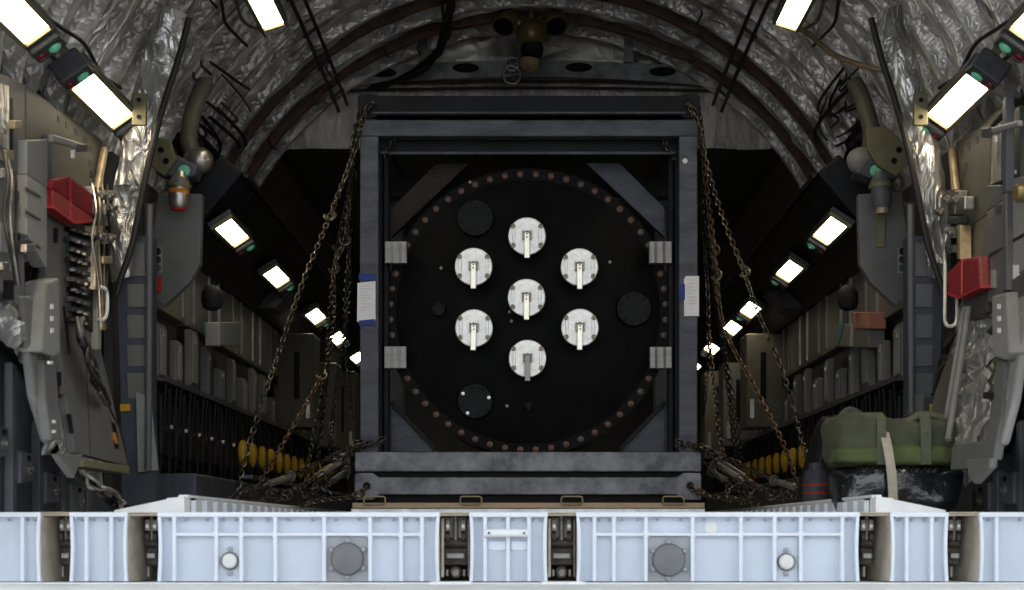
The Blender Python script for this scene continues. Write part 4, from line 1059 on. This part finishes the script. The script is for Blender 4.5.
for k, (x, y, w, h, m) in enumerate(((93, 186, 11, 10, 'bare_metal'), (104, 190, 12, 9, 'tan_metal'), (94, 200, 10, 14, 'latch_steel'), (106, 203, 10, 12, 'bare_metal'), (97, 216, 16, 10, 'dark_grey_panel'),
                                     (96, 226, 8, 10, 'tan_metal'), (105, 230, 10, 14, 'latch_steel'), (96, 240, 5, 50, 'bare_metal'), (104, 256, 9, 8, 'tan_metal'), (98, 290, 4, 60, 'pale_panel'))):
    wplate(rect(x, x + w, y, y + h), .10 + .02 * (k % 3), .07).build('valve_body', m, vb, bevel=.012)
for x, y in ((100, 196), (110, 208), (99, 236), (109, 238), (108, 196)):
    c = W(x, y, .17); MB().lathe(c, (1, -.3, 0), [(.03, 0), (.03, .02), (.015, .03), (.015, .05), (.001, .05)], 12).build('valve_knob', 'bare_metal', vb, smooth=True)
for k in range(4):
    MB().tube(smooth_path([W(92 + k * 5, 184, .12), W(96 + k * 4, 210, .2), W(92 + k * 6, 240, .14), W(98 + k * 3, 280, .12), W(101 + k * 2, 330, .1)], 6), .008, 6).build('hydraulic_line', ('bare_metal', 'tan_metal', 'latch_steel', 'gusset_brown')[k], vb, smooth=True)
rp = thing('red_pouch', 'red fabric pouch strapped to the olive wall panel above the electronics rack', 'pouch', W(75, 222, .12))
wplate([(53, 180), (70, 176), (93, 194), (93, 220), (75, 222), (53, 206)], .15, .07).build('bag', 'red_fabric', rp, bevel=.018)
wplate([(53, 205), (75, 221), (93, 219), (93, 222), (75, 224), (53, 208)], .155, .07).build('bottom_seam', 'red', rp)
wplate([(70, 176.5), (71.5, 177.5), (72, 219), (70.5, 218)], .156, .02).build('corner_seam', 'red', rp)
eq('ledge_beam', 'olive ledge beam along the bottom of the side wall with the control rack', 'ledge', [(84, 459), (130, 466), (130, 474), (84, 467)], 'bracket_olive', .12, .12)
eq('support_bracket', 'grey triangular bracket plate under the side wall with the control rack', 'bracket', [(58, 454), (84, 454), (81, 462), (75, 478), (66, 466)], 'grey_panel', .16, .04)
random.seed(17)
for k, (x, y, w, h, m) in enumerate(((2, 108, 6, 26, 'foil_bright'), (15, 120, 7, 9, 'tan_metal'), (14, 190, 6, 14, 'dark_grey_panel'), (3, 168, 8, 10, 'pale_panel'), (12, 232, 9, 8, 'near_black'), (3, 262, 6, 8, 'bare_metal'))):
    wplate(rect(x, x + w, y, y + h), .11, .05).build('switch_box', m, bevel=.006, label=('crumpled foil', 'tan', 'dark grey', 'pale', 'black', 'bare metal')[k] + ' little box fixed on the grey outer wall panel of the rack side', cat='box', group='small boxes on the outer wall panel')
for k in range(3):
    MB().tube(smooth_path([W(3 + 5 * k, 150 + 10 * k, .12), W(8 + 4 * k, 180, .16), W(4 + 6 * k, 215, .13), W(10 + 3 * k, 250, .15), W(16 + 2 * k, 285, .12)], 6), .008, 6).build('drooping_cable', ('cable', 'galvanised', 'cable')[k], smooth=True,
        label='thin cable drooping over the grey outer wall panel of the rack side', cat='cable', group='cables on the outer wall panel')
# ---- right
eq('access_panel', 'olive upper wall panel with dark stains beside the dark gap, on the duffel bag side', 'panel',
   [(956, 143), (986, 118), (1014, 92), (1014, 98), (990, 126), (988, 305), (964, 318), (960, 260)], 'olive_panel', .05, .05,
   parts=[('stain', [(x, y), (x + 3, y - 1), (x + 3, y + 6), (x, y + 7)], 'dark_grey_panel', .003) for x, y in ((960, 150), (967, 143), (975, 137), (964, 163), (962, 171))])
eq('access_panel', 'grey panel between two upright posts beside the red pouch on the duffel bag side', 'panel', [(987, 185), (1003, 185), (1003, 295), (984, 305)], 'grey_panel', .08, .05,
   parts=[('slot', [(989, 254), (1002, 247), (1002, 249), (989, 257)], 'gusset_brown', .004), ('latch', rect(994, 1000, 205, 212), 'dark_grey_panel', .01), ('bar', rect(990, 993, 270, 288), 'pale_panel', .02)])
eq('access_panel', 'pale panel with a round brass gauge on the duffel bag side wall', 'panel', [(1005, 180), (1050, 170), (1050, 250), (1005, 284)], 'pale_panel', .09, .06,
   parts=[('slot', [(1011, 240), (1024, 233), (1024, 236), (1011, 243)], 'near_black', .004), ('stencil_block', rect(1013, 1018, 265, 281), 'white_paint', .003)])
eq('access_panel', 'dark grey lower panel band under the brass gauge on the duffel bag side', 'panel', [(1003, 286), (1050, 252), (1050, 286), (1004, 306)], 'dark_grey_panel', .10, .05)
gz = W(1021, 193, .12); MB().lathe(gz, (-1, -.2, 0), [(.05, -.05), (.05, .02), (.04, .035), (.001, .035)], 18).build('round_gauge', 'brass', smooth=True, label='round brass gauge on the pale panel of the side wall', cat='gauge')
eq('upright_post', 'thin grey upright post on the duffel bag side wall beside the dark gap', 'post', [(1002, 100), (1006, 96), (1006, 290), (1002, 292)], 'slate_light', .13, .05)
eq('dark_locker', 'dark recessed locker opening behind the upright post on the duffel bag side', 'locker', [(990, 130), (1020, 105), (1020, 178), (988, 186)], 'dark_grey_panel', .04, .04,
   parts=[('white_tag', rect(1008, 1015, 170, 174), 'white_paint', .01), ('foil_strip', [(992, 130), (1000, 124), (1000, 180), (991, 184)], 'foil', .008)])
eq('folding_arm', 'pale folding arm bracket beside the upright post on the duffel bag side', 'bracket', [(986, 129), (1018, 120), (1018, 126), (986, 136)], 'pale_panel', .17, .03,
   parts=[('hinge', rect(981, 988, 128, 138), 'dark_grey_panel', .02), ('pin', rect(993, 995, 136, 142), 'white_paint', .01)])
rp = thing('red_pouch', 'red fabric pouch strapped to the side wall on the duffel bag side', 'pouch', W(960, 297, .12))
wplate([(947, 273), (960, 259), (978, 256), (980, 287), (958, 298), (947, 294)], .15, .07).build('bag', 'red_fabric', rp, bevel=.018)
wplate([(960, 259), (961.4, 259), (961.4, 294), (960, 295)], .156, .02).build('corner_seam', 'red', rp)
wplate([(947, 292), (958, 296), (980, 285), (980, 288), (958, 299), (947, 295)], .155, .07).build('bottom_seam', 'red', rp)
eq('mount_plate', 'grey backing plate just below the red pouch on the duffel bag side', 'plate', [(962, 300), (986, 288), (986, 312), (966, 322)], 'dark_grey_panel', .09, .06)
vb = thing('valve_block', 'cluster of steel valves above the red pouch on the duffel bag side', 'valve', W(948, 228, .1))
MB().cyl(W(952, 150, .08), W(956, 192, .1), .028, 10).build('feed_pipe', 'tan_metal', vb, smooth=True)
for k, (x, y, w, h, m) in enumerate(((938, 192, 8, 10, 'bare_metal'), (946, 190, 12, 9, 'latch_steel'), (956, 196, 8, 14, 'bare_metal'), (944, 203, 10, 12, 'latch_steel'), (946, 216, 12, 8, 'dark_grey_panel'),
                                     (938, 206, 4, 30, 'pale_panel'), (948, 226, 8, 12, 'latch_steel'), (944, 245, 9, 8, 'dark_grey_panel'), (957, 225, 3, 34, 'tan_metal'))):
    wplate(rect(x, x + w, y, y + h), .10 + .02 * (k % 3), .07).build('valve_body', m, vb, bevel=.012)
for x, y in ((949, 200), (942, 212), (952, 232), (958, 200)):
    c = W(x, y, .17); MB().lathe(c, (-1, -.3, 0), [(.03, 0), (.03, .02), (.015, .03), (.015, .05), (.001, .05)], 12).build('valve_knob', 'bare_metal', vb, smooth=True)
MB().tube(smooth_path([W(945, 250, .1), W(945, 300, .1), W(945, 320, .12), W(948, 326, .14), W(954, 325, .14), (W(957, 318, .12)), W(957, 296, .1)], 6), .011, 8).build('grab_handle', 'white_paint', smooth=True,
    label='white looped grab handle hanging below the red pouch on the duffel bag side', cat='handle')
for k, (a, b) in enumerate((((969, 308), (948, 440)), ((965, 308), (943, 440)))):
    MB().cyl(W(*a, .12), W(*b, .12), .018, 10).build('slanting_tube', 'pale_panel', smooth=True, label='pale slanting tube running down the foil wall behind the duffel bag', cat='tube', group='slanting tubes')
eq('access_panel', 'olive wedge panel behind the duffel bag between column and slanting tubes', 'panel', [(952, 345), (963, 310), (944, 440), (926, 440), (934, 395)], 'olive_panel', .06, .05)
eq('junction_box', 'pale grey upright box with small windows on the foil wall behind the bags', 'box', [(991, 296), (1006, 292), (1009, 352), (1003, 360), (992, 356)], 'pale_panel', .16, .12, bevel=.015,
   parts=[('small_window', rect(997, 1000, y, y + 5), 'white_paint', .004) for y in (304, 316, 328)])
eq('curved_door', 'pale curved door leaning beside the foil wall behind the bags', 'door', [(1010, 300), (1024, 292), (1030, 300), (1020, 350), (1012, 400), (1000, 445), (990, 450), (1004, 400)], 'pale_panel', .10, .05, bevel=.02)
eq('lower_door', 'narrow grey flap leaning below the upright box behind the bags', 'flap', [(996, 362), (1006, 362), (1000, 420), (992, 460), (980, 462), (990, 410)], 'grey_panel', .12, .05,
   parts=[('buckle', rect(983, 992, 392, 399), 'near_black', .01)])
eq('access_panel', 'grey ledge panel at the bottom of the foil wall beside the duffel bag', 'panel', [(952, 446), (984, 440), (982, 468), (950, 470)], 'grey_panel', .10, .08)
eq('support_bracket', 'grey triangular bracket plate under the foil wall beside the bags', 'bracket', [(966, 460), (990, 458), (988, 468), (974, 484), (968, 476)], 'grey_panel', .16, .04)
hz = thing('cable_bundle', 'bundle of black coiled cables hanging over the slate column behind the bags', 'cables', W(938, 395, .1))
random.seed(9)
for k in range(8):
    pts = []
    for j in range(7): pts.append(P(951 - j * 2.6 + random.uniform(-5, 5), 336 + j * 10 + random.uniform(-4, 4), 12.3 - random.uniform(0, .12)))
    MB().tube(smooth_path(pts, 6), .012, 6).build('cable', 'cable', hz, smooth=True)
# ---- slate lower side frames near the ramp edge
for s in (-1, 1):
    where = 'under the control rack wall' if s < 0 else 'under the foil wall on the duffel bag side'
    X = 2.68
    t = thing('truss_frame', 'slate lower side frame with bolted fittings ' + where, 'frame', (s * X, 10.3, 0), 'lower side frames')
    def HS(x, y, off=0.0): return H(VX + s * (VX - x), y, off, X)
    poly = [(-1, 338), (0, 338), (33, 382), (52, 450), (92, 484), (112, 512), (-1, 512)]
    MB().prism([HS(x, y) for x, y in poly], (s * .05, 0, 0)).build('frame_web', 'slate', t)
    top = [HS(x, y, .04) for x, y in ((-1, 334), (0, 335), (33, 379), (44, 415), (54, 450))]
    MB().tube(smooth_path(top, 6), .03, 8).build('edge_tube', 'near_black', t, smooth=True)
    for x0, yt in ((13, 362), (40, 420), (63, 470), (88, 490)):
        MB().prism([HS(x0, yt, .05), HS(x0 + 4, yt + 3, .05), HS(x0 + 4, 515, .05), HS(x0, 515, .05)], (s * .05, 0, 0)).build('frame_rib', 'slate_light', t, bevel=.008)
    for x0, yc in ((3, 442), (28, 468), (54, 489), (79, 500)):
        f = MB().prism([HS(x0 - 7, yc - 18, .07), HS(x0 + 6, yc - 14, .07), HS(x0 + 6, yc + 14, .07), HS(x0 - 7, yc + 16, .07)], (s * .07, 0, 0)).build('fitting', 'slate_light', t, bevel=.012)
        c = HS(x0, yc + 1, .07)
        MB().lathe(c, (-s, -.15, 0), [(.03, 0), (.03, .012), (.014, .014), (.014, .03), (.001, .03)], 14).build('fitting_bolt', 'bare_metal', f, smooth=True)
        MB().lathe(HS(x0, yc - 10, .07), (-s, -.15, 0), [(.014, 0), (.014, .012), (.001, .014)], 10).build('fitting_bolt', 'near_black', f, smooth=True)
    c = HS(7, 381, .0)
    MB().lathe(c, (-s, 0, 0), [(.06, -.01), (.06, .004), (.001, .005)], 18).build('frame_hole', 'near_black', t)
def foil_strip(A, B, off, seed, wall):
    mb = MB(); nn_ = 8; rows = 0
    for i in range(len(A) - 1):
        for k in range(7 if i < len(A) - 2 else 8):
            f = k / 7
            a = (A[i][0] + (A[i + 1][0] - A[i][0]) * f, A[i][1] + (A[i + 1][1] - A[i][1]) * f); b = (B[i][0] + (B[i + 1][0] - B[i][0]) * f, B[i][1] + (B[i + 1][1] - B[i][1]) * f)
            for j in range(nn_ + 1):
                q = j / nn_; p = W(a[0] + (b[0] - a[0]) * q, a[1] + (b[1] - a[1]) * q, off)
                sg = 1 if p.x > 0 else -1
                p.x += sg * (crumple(V((seed, p.y * 3, p.z * 3)), .14) - .03 * math.sin(PI * q)); mb.v.append(p)
            rows += 1
    for i in range(rows - 1):
        for j in range(nn_):
            a = i * (nn_ + 1) + j; mb.f.append((a, a + 1, a + nn_ + 2, a + nn_ + 1))
    mb.build('foil_flap', 'foil_bright', bpy.data.objects[wall], smooth=True)
foil_strip([(-5, 282), (14, 312), (28, 346), (36, 376), (42, 410), (56, 455)], [(-5, 334), (4, 340), (18, 360), (31, 380), (31, 402), (47, 455)], .02, 1, 'wall_left')
foil_strip([(966, 306), (958, 345), (953, 395), (947, 445)], [(988, 300), (994, 345), (991, 395), (980, 445)], .02, 2, 'wall_right')
foil_strip([(1022, 300), (1016, 350), (1010, 400), (998, 452)], [(1040, 300), (1030, 345), (1024, 385), (1008, 450)], .04, 3, 'wall_right')
random.seed(21)
dz = thing('loose_hoses', 'loose dark hoses and foil scraps below the triangular bracket of the rack wall', 'hoses', W(100, 495, .1))
for k in range(7):
    pts = [W(80 + random.uniform(-3, 8), 472, .15)] + [W(84 + j * 9 + random.uniform(-6, 6), 478 + j * 7 + random.uniform(-5, 5), .15 + random.uniform(-.05, .1)) for j in range(1, 5)]
    MB().tube(smooth_path(pts, 6), random.choice((.009, .014)), 6).build('hose', random.choice(('cable', 'near_black', 'galvanised')), dz, smooth=True)

# ------------------------------------------------------------------ ceiling fittings
fx = thing('twin_nozzle_fixture', 'brass coloured fixture with two dark nozzles and a dome at the ceiling centre', 'fixture', P(530, 60, 17.6))
d = 17.6
MB().lathe(P(531, 34, d), (0, -1, -.25), [(.10, -.2), (.13, -.06), (.14, .02), (.11, .1), (.05, .14), (.001, .15)], 22).build('dome', 'brass', fx, smooth=True)
for s in (-1, 1):
    a = P(530 + s * 24, 20, d); ax = V((s * .2, -.6, -.75)).normalized()
    MB().lathe(a, ax, [(.06, -.12), (.11, -.02), (.125, .06), (.11, .10), (.10, .10)], 22).build('nozzle', 'brass', fx, smooth=True)
    MB().lathe(a + ax * .095, ax, [(.098, 0), (.095, .008), (.001, .01)], 22).build('nozzle_mouth', 'near_black', fx, smooth=True)
    MB().cyl(a + V((0, .05, 0)), P(530, 26, d + .05), .07, 14).build('neck', 'brass', fx, smooth=True)
MB().lathe(P(532, 50, d - .02), (0, -1, -.5), [(.09, -.15), (.11, 0), (.10, .05), (.001, .07)], 20).build('lens', 'near_black', fx, smooth=True)
MB().lathe(P(530, 62, d + .02), (0, -1, -.2), [(.10, -.08), (.11, -.0), (.09, .05), (.001, .08)], 20).build('lower_dome', 'brass', fx, smooth=True)
MB().cyl(P(532, -10, d + .1), P(531, 20, d + .1), .03, 10).build('stem', 'bare_metal', fx, smooth=True)
vw = thing('spoked_valve', 'small spoked valve wheel on the foil bulkhead below the brass fixture', 'valve wheel', P(512, 82, 18.2))
for py, r in ((64, .065), (75, .085)):
    c = P(512, py, 18.2)
    MB().tube([c + V((r * math.cos(k * PI / 8), 0, r * math.sin(k * PI / 8))) for k in range(16)], .012, 6, closed=True).build('wheel_rim', 'galvanised', vw, smooth=True)
    for k in range(3):
        a = k * PI / 3 + .2
        MB().cyl(c - V((r * math.cos(a), 0, r * math.sin(a))), c + V((r * math.cos(a), 0, r * math.sin(a))), .009, 6).build('wheel_spoke', 'galvanised', vw)
for k, z in enumerate((4.25, 4.19)):
    y = 18.4
    MB().tube(smooth_path([V((-2.0, y, z - .05)), V((-1.5, y, z - .02)), V((0, y - .02, z)), V((1.5, y, z - .02)), V((2.0, y, z - .05))], 8), .014, 6).build('bulkhead_pipe', 'rubber', smooth=True,
        label='thin dark pipe running across the foil curtain above the frame', cat='pipe', group='pipes across the foil curtain')
for s in (-1, 1):
    lab = 'dark cable running lengthwise under the foil ceiling ' + ('above the twice-taped paper' if s < 0 else 'above the side-taped paper')
    for k in range(2):
        a = .637 + k * .035
        pts = [arc(s * a, CR - .14, 13.0), arc(s * (a - .003), CR - .13, 15), arc(s * a, CR - .14, 17), arc(s * (a + .004), CR - .13, 18.45)]
        MB().tube(smooth_path(pts, 8), .017, 6).build('ceiling_cable', 'cable', smooth=True, label=lab, cat='cable', group='lengthwise ceiling cables')
    # ladder-like clips across the pair
    for k in range(5):
        y = 13.5 + k * 1.1
        MB().obox(arc(s * .655, CR - .12, y), arc(s * 1.0, 1) - arc(s * 1.0, 1) + V((math.cos(.655) * .075, 0, -s * math.sin(.655) * .075)), (0, .02, 0), arc(s * .655, .012) - V((0, 0, CZ))).build('cable_clip', 'housing',
            label='small dark clip holding the ceiling cable pair', cat='clip', group='ceiling cable clips')
    # cable runs along the lamps
    for k, (an, rr, y0, y1) in enumerate(((1.21, .13, 9.2, 12.6), (1.16, .12, 9.2, 12.6), (.80, .14, 11.5, 14.5), (.84, .12, 11.5, 14.8))):
        pts = [arc(s * (an + .012 * math.sin(j * 2.1 + k)), CR - rr - .02 * math.sin(j + k), y0 + (y1 - y0) * j / 7) for j in range(8)]
        MB().tube(smooth_path(pts, 6), .013, 6).build('lamp_cable', ('cable', 'cable', 'galvanised', 'cable')[k], smooth=True, label=('dark cable strung along the foil behind the large lamps' if k < 2 else 'thin conduit beside a high ceiling lamp'),
            cat='cable', group='cables behind the lamps')
random.seed(33)
for s in (-1, 1):     # wire tangles on the lining behind the trunk
    tg = thing('wire_tangle', 'tangle of dark looped wires on the foil lining ' + ('above the red-tipped bottle' if s < 0 else 'above the plain grey bottle'), 'wires', arc(s * .98, CR - .2, 15.6), 'wire tangles')
    for k in range(14):
        a0 = random.uniform(.92, 1.1); y0 = random.uniform(14.3, 15.9); L_ = random.uniform(.6, 1.6); g_ = random.uniform(-.05, .08); h_ = random.uniform(.05, .13)
        pts = [arc(s * (a0 + g_ * j / 5), CR - .07 - h_ * math.sin(PI * j / 5), y0 + L_ * j / 5) for j in range(6)]
        MB().tube(smooth_path(pts, 6), random.choice((.008, .012, .016)), 5).build('wire', random.choice(('cable', 'rubber', 'gusset_brown', 'cable')), tg, smooth=True)
    for k in range(14):   # dark equipment knuckles where lining meets trunk
        y = 14.9 + k * .3
        MB().lathe(arc(s * (1.12 + random.uniform(-.03, .03)), CR - .14, y), arc(s * 1.1, 1) - V((0, 0, CZ)), [(.06, -.1), (.09, -.04), (.09, .05), (.05, .12)], 10).build('plug_connector', random.choice(('near_black', 'cable', 'dark_grey_panel')), tg, smooth=True)
    for k in range(10):
        a0 = random.uniform(.3, 1.1); y0 = random.choice(ribs_y[9:20]); c = arc(s * a0, CR - .09, y0 + .05)
        MB().tube([c, arc(s * (a0 + .004), CR - .06, y0 + RS * .5), arc(s * a0, CR - .09, y0 + RS)], .010, 5).build('blanket_tie', 'cable', smooth=True,
            label='short dark strap bridging two foil bays of the ceiling', cat='strap', group='ceiling straps')
lm_ = thing('cable_loom', 'loose bunch of thin black cables under the ceiling beside the brass fixture', 'cables', V((-1.0, 17.6, 4.2)))
random.seed(44)
for k in range(7):
    j = lambda q: random.uniform(-q, q)
    MB().tube(smooth_path([V((-1.5 + j(.1), 18.25, 4.16 + j(.03))), V((-1.1 + j(.08), 18.0, 4.27 + j(.04))), V((-.85 + j(.05), 17.7, 4.36 + j(.04))), V((-.74 + j(.06), 17.3, 4.46 + j(.03))), V((-.72 + j(.08), 16.8, 4.56)), V((-.75 + j(.08), 16.3, 4.6))], 8), .014, 6).build('cable', 'cable', lm_, smooth=True)
MB().tube(smooth_path([arc(.76, CR - .16, 14.6), arc(.82, CR - .18, 14.4), arc(.9, CR - .2, 14.2), arc(.98, CR - .15, 13.9), arc(1.03, CR - .12, 13.6)], 8), .022, 8).build('copper_hose', 'tan_metal', smooth=True,
    label='tan hose curving down the foil lining beside the high lamp on the duffel bag side', cat='hose')

# ------------------------------------------------------------------ bags on the ramp
def soft_block(cx, cy, z0, a, b, h, e=.45, nu=44, nv=26, amp=.02, seed=0, squash=None):
    mb = MB()
    def sp_(c, p): return math.copysign(abs(c) ** p, c)
    for j in range(nv + 1):
        ph = -PI / 2 + PI * j / nv
        for i in range(nu):
            th = 2 * PI * i / nu
            x = a * sp_(math.cos(ph), e) * sp_(math.cos(th), e); y = b * sp_(math.cos(ph), e) * sp_(math.sin(th), e); z = h / 2 * (1 + sp_(math.sin(ph), e))
            q = V((x * 3 + seed, y * 3, z * 3))
            k = amp * (noise.noise(q * 1.2) * 1.2 + noise.noise(q * 3) * .6 + abs(noise.noise(q * 6)) * .4)
            nrm = V((x / a, y / b, (z - h / 2) / (h / 2)))
            if nrm.length > 1e-6: nrm.normalize()
            p = V((x, y, z)) + nrm * k
            if squash: p = squash(p)
            p.z = max(p.z, .002)
            mb.v.append(V((cx, cy, z0)) + p)
    for j in range(nv):
        for i in range(nu):
            mb.f.append((j * nu + i, j * nu + (i + 1) % nu, (j + 1) * nu + (i + 1) % nu, (j + 1) * nu + i))
    return mb
BY = 11.0; k_ = BY / FP
bcx = (888 - VX) * k_; bw = 62 * k_
zb0 = 0.0; zb1 = (VY - 468) * k_ + EZ
blk = thing('black_sack', 'shiny black plastic sack lying under the green duffel bag', 'sack', (bcx, BY, 0))
soft_block((895 - VX) * k_, BY, zb0, .35, .3, zb1 + .02, .4, amp=.035, seed=4).build('sack', 'bin_liner', blk, smooth=True)
for k in range(26):
    x = (855 - VX) * k_ + k * .0165
    MB().lathe(V((x, BY - .29 + .01 * (k % 3), zb1 - .03 + .012 * (k % 2))), (0, -1, .3), [(.01, 0), (.012, .01), (.001, .02)], 6).build('gathered_edge', 'gusset_brown' if k % 2 else 'dark_grey_panel', blk)
duf = thing('duffel_bag', 'olive green duffel bag lying on the black sack under a cream strap', 'bag', (bcx, BY, zb1))
def sq(p):
    f = 1 - .10 * max(0, 1 - abs(p.x) / .12)
    p = p.copy(); p.z *= f * (1 - .06 * (p.x / .36)); return p
DH = (468 - 416) * k_
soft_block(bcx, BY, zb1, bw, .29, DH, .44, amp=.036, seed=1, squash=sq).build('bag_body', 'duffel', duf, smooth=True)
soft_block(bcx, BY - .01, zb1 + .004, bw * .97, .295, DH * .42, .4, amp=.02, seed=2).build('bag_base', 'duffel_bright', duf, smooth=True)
def band(xc, w, mname, nm, par, zoff=.012, b=.305, H0=zb1, HH=DH, wob=0):
    pts = []
    mb = MB()
    prof = []
    for j in range(25):
        ph = PI * j / 24
        y = -b * math.copysign(abs(math.cos(ph)) ** .5, math.cos(ph)); z = H0 + HH * .42 + (HH * .58 + zoff) * abs(math.sin(ph)) ** .5 if j not in (0, 24) else H0 + .01
        prof.append((y, z))
    for j, (y, z) in enumerate(prof):
        x = xc + wob * math.sin(j * .5)
        for dx, dy in ((-w / 2, 0), (w / 2, 0)): mb.v.append(V((x + dx, BY + y, z)))
    for j in range(24): mb.f.append((2 * j, 2 * j + 1, 2 * j + 3, 2 * j + 2))
    o = mb.build(nm, mname, par); so = o.modifiers.new('solid', 'SOLIDIFY'); so.thickness = .008; so.offset = 0
    return o
band((872 - VX) * k_, .05, 'web_green', 'handle_strap', duf)
band((915 - VX) * k_, .06, 'web_green', 'handle_strap', duf)
MB().tube(smooth_path([V(((840 - VX) * k_, BY - .2, zb1 + DH * .8)), V(((858 - VX) * k_, BY - .22, zb1 + DH * .97)), V(((872 - VX) * k_, BY - .25, zb1 + DH * .9))], 6), .022, 6, flat=.4).build('grab_loop', 'web_green', duf, smooth=True)
MB().tube(smooth_path([V(((898 - VX) * k_, BY - .22, zb1 + DH * .85)), V(((915 - VX) * k_, BY - .22, zb1 + DH * 1.0)), V(((936 - VX) * k_, BY - .2, zb1 + DH * .95))], 6), .022, 6, flat=.4).build('grab_loop', 'web_green', duf, smooth=True)
MB().tube(smooth_path([V(((842 - VX) * k_, BY + .1, zb1 + DH * .95)), V(((852 - VX) * k_, BY + .1, zb1 + DH * 1.12)), V(((868 - VX) * k_, BY + .12, zb1 + DH * .98))], 6), .03, 6, flat=.3).build('end_flap', 'web_green', duf, smooth=True)
# cream webbing strap over both
sx = [(881, 429, -.2), (884, 432, -.27), (887, 445, -.335), (890, 462, -.35), (892, 478, -.36), (893, 497, -.35), (893, 508, -.33)]
mb = MB()
for x, y, dy in sx:
    p = P(x, y, BY + dy)
    mb.v += [p + V((-.026, 0, .004)), p + V((.026, 0, 0))]
mb.v = [P(878, 428, BY + .3) + V((-.026, 0, -.06)), P(878, 428, BY + .3) + V((.026, 0, -.06)), P(879, 427, BY) + V((-.026, 0, .01)), P(879, 427, BY) + V((.026, 0, .01))] + mb.v
for j in range(len(mb.v) // 2 - 1): mb.f.append((2 * j, 2 * j + 1, 2 * j + 3, 2 * j + 2))
o = mb.build('webbing_strap', 'webbing', label='cream webbing strap pulled down over the green duffel bag and black sack', cat='strap')
so = o.modifiers.new('solid', 'SOLIDIFY'); so.thickness = .006
b0 = P(816, 507, 13.2); b0.z = 0.0
bt = thing('drink_bottle', 'dark bottle with red band standing beside the black sack', 'bottle', b0)
MB().lathe(b0, (0, 0, 1), [(.085, 0), (.09, .02), (.09, .26), (.075, .31), (.05, .335), (.05, .375), (.001, .378)], 20).build('bottle_body', 'slate', bt, smooth=True)
for z in (.16, .215):
    MB().lathe(b0, (0, 0, 1), [(.0915, z), (.0915, z + .014)], 20).build('red_band', 'red', bt, smooth=True)
kx = (826 - VX) * 13.4 / FP
bk = thing('backpack', 'black backpack slumped behind the duffel bag', 'backpack', V((kx, 13.6, 0)))
soft_block(kx, 13.6, 0, .2, .2, .72, .55, amp=.03, seed=8, squash=lambda p: V((p.x * (1 - .5 * p.z / .72) + p.z * .1, p.y, p.z))).build('pack', 'black_fabric', bk, smooth=True)
MB().tube(smooth_path([P(818, 470, 13.35), P(826, 445, 13.35), P(836, 428, 13.4), P(844, 420, 13.45)], 6), .02, 6, flat=.4).build('shoulder_strap', 'slate', bk, smooth=True)
MB().tube(smooth_path([P(946, 500, 10.9), P(953, 486, 10.85), P(958, 470, 10.9), P(962, 458, 11.0)], 6), .016, 6, flat=.4).build('loose_strap', 'black_fabric', smooth=True, label='loose black strap hanging beside the shiny black sack', cat='strap')
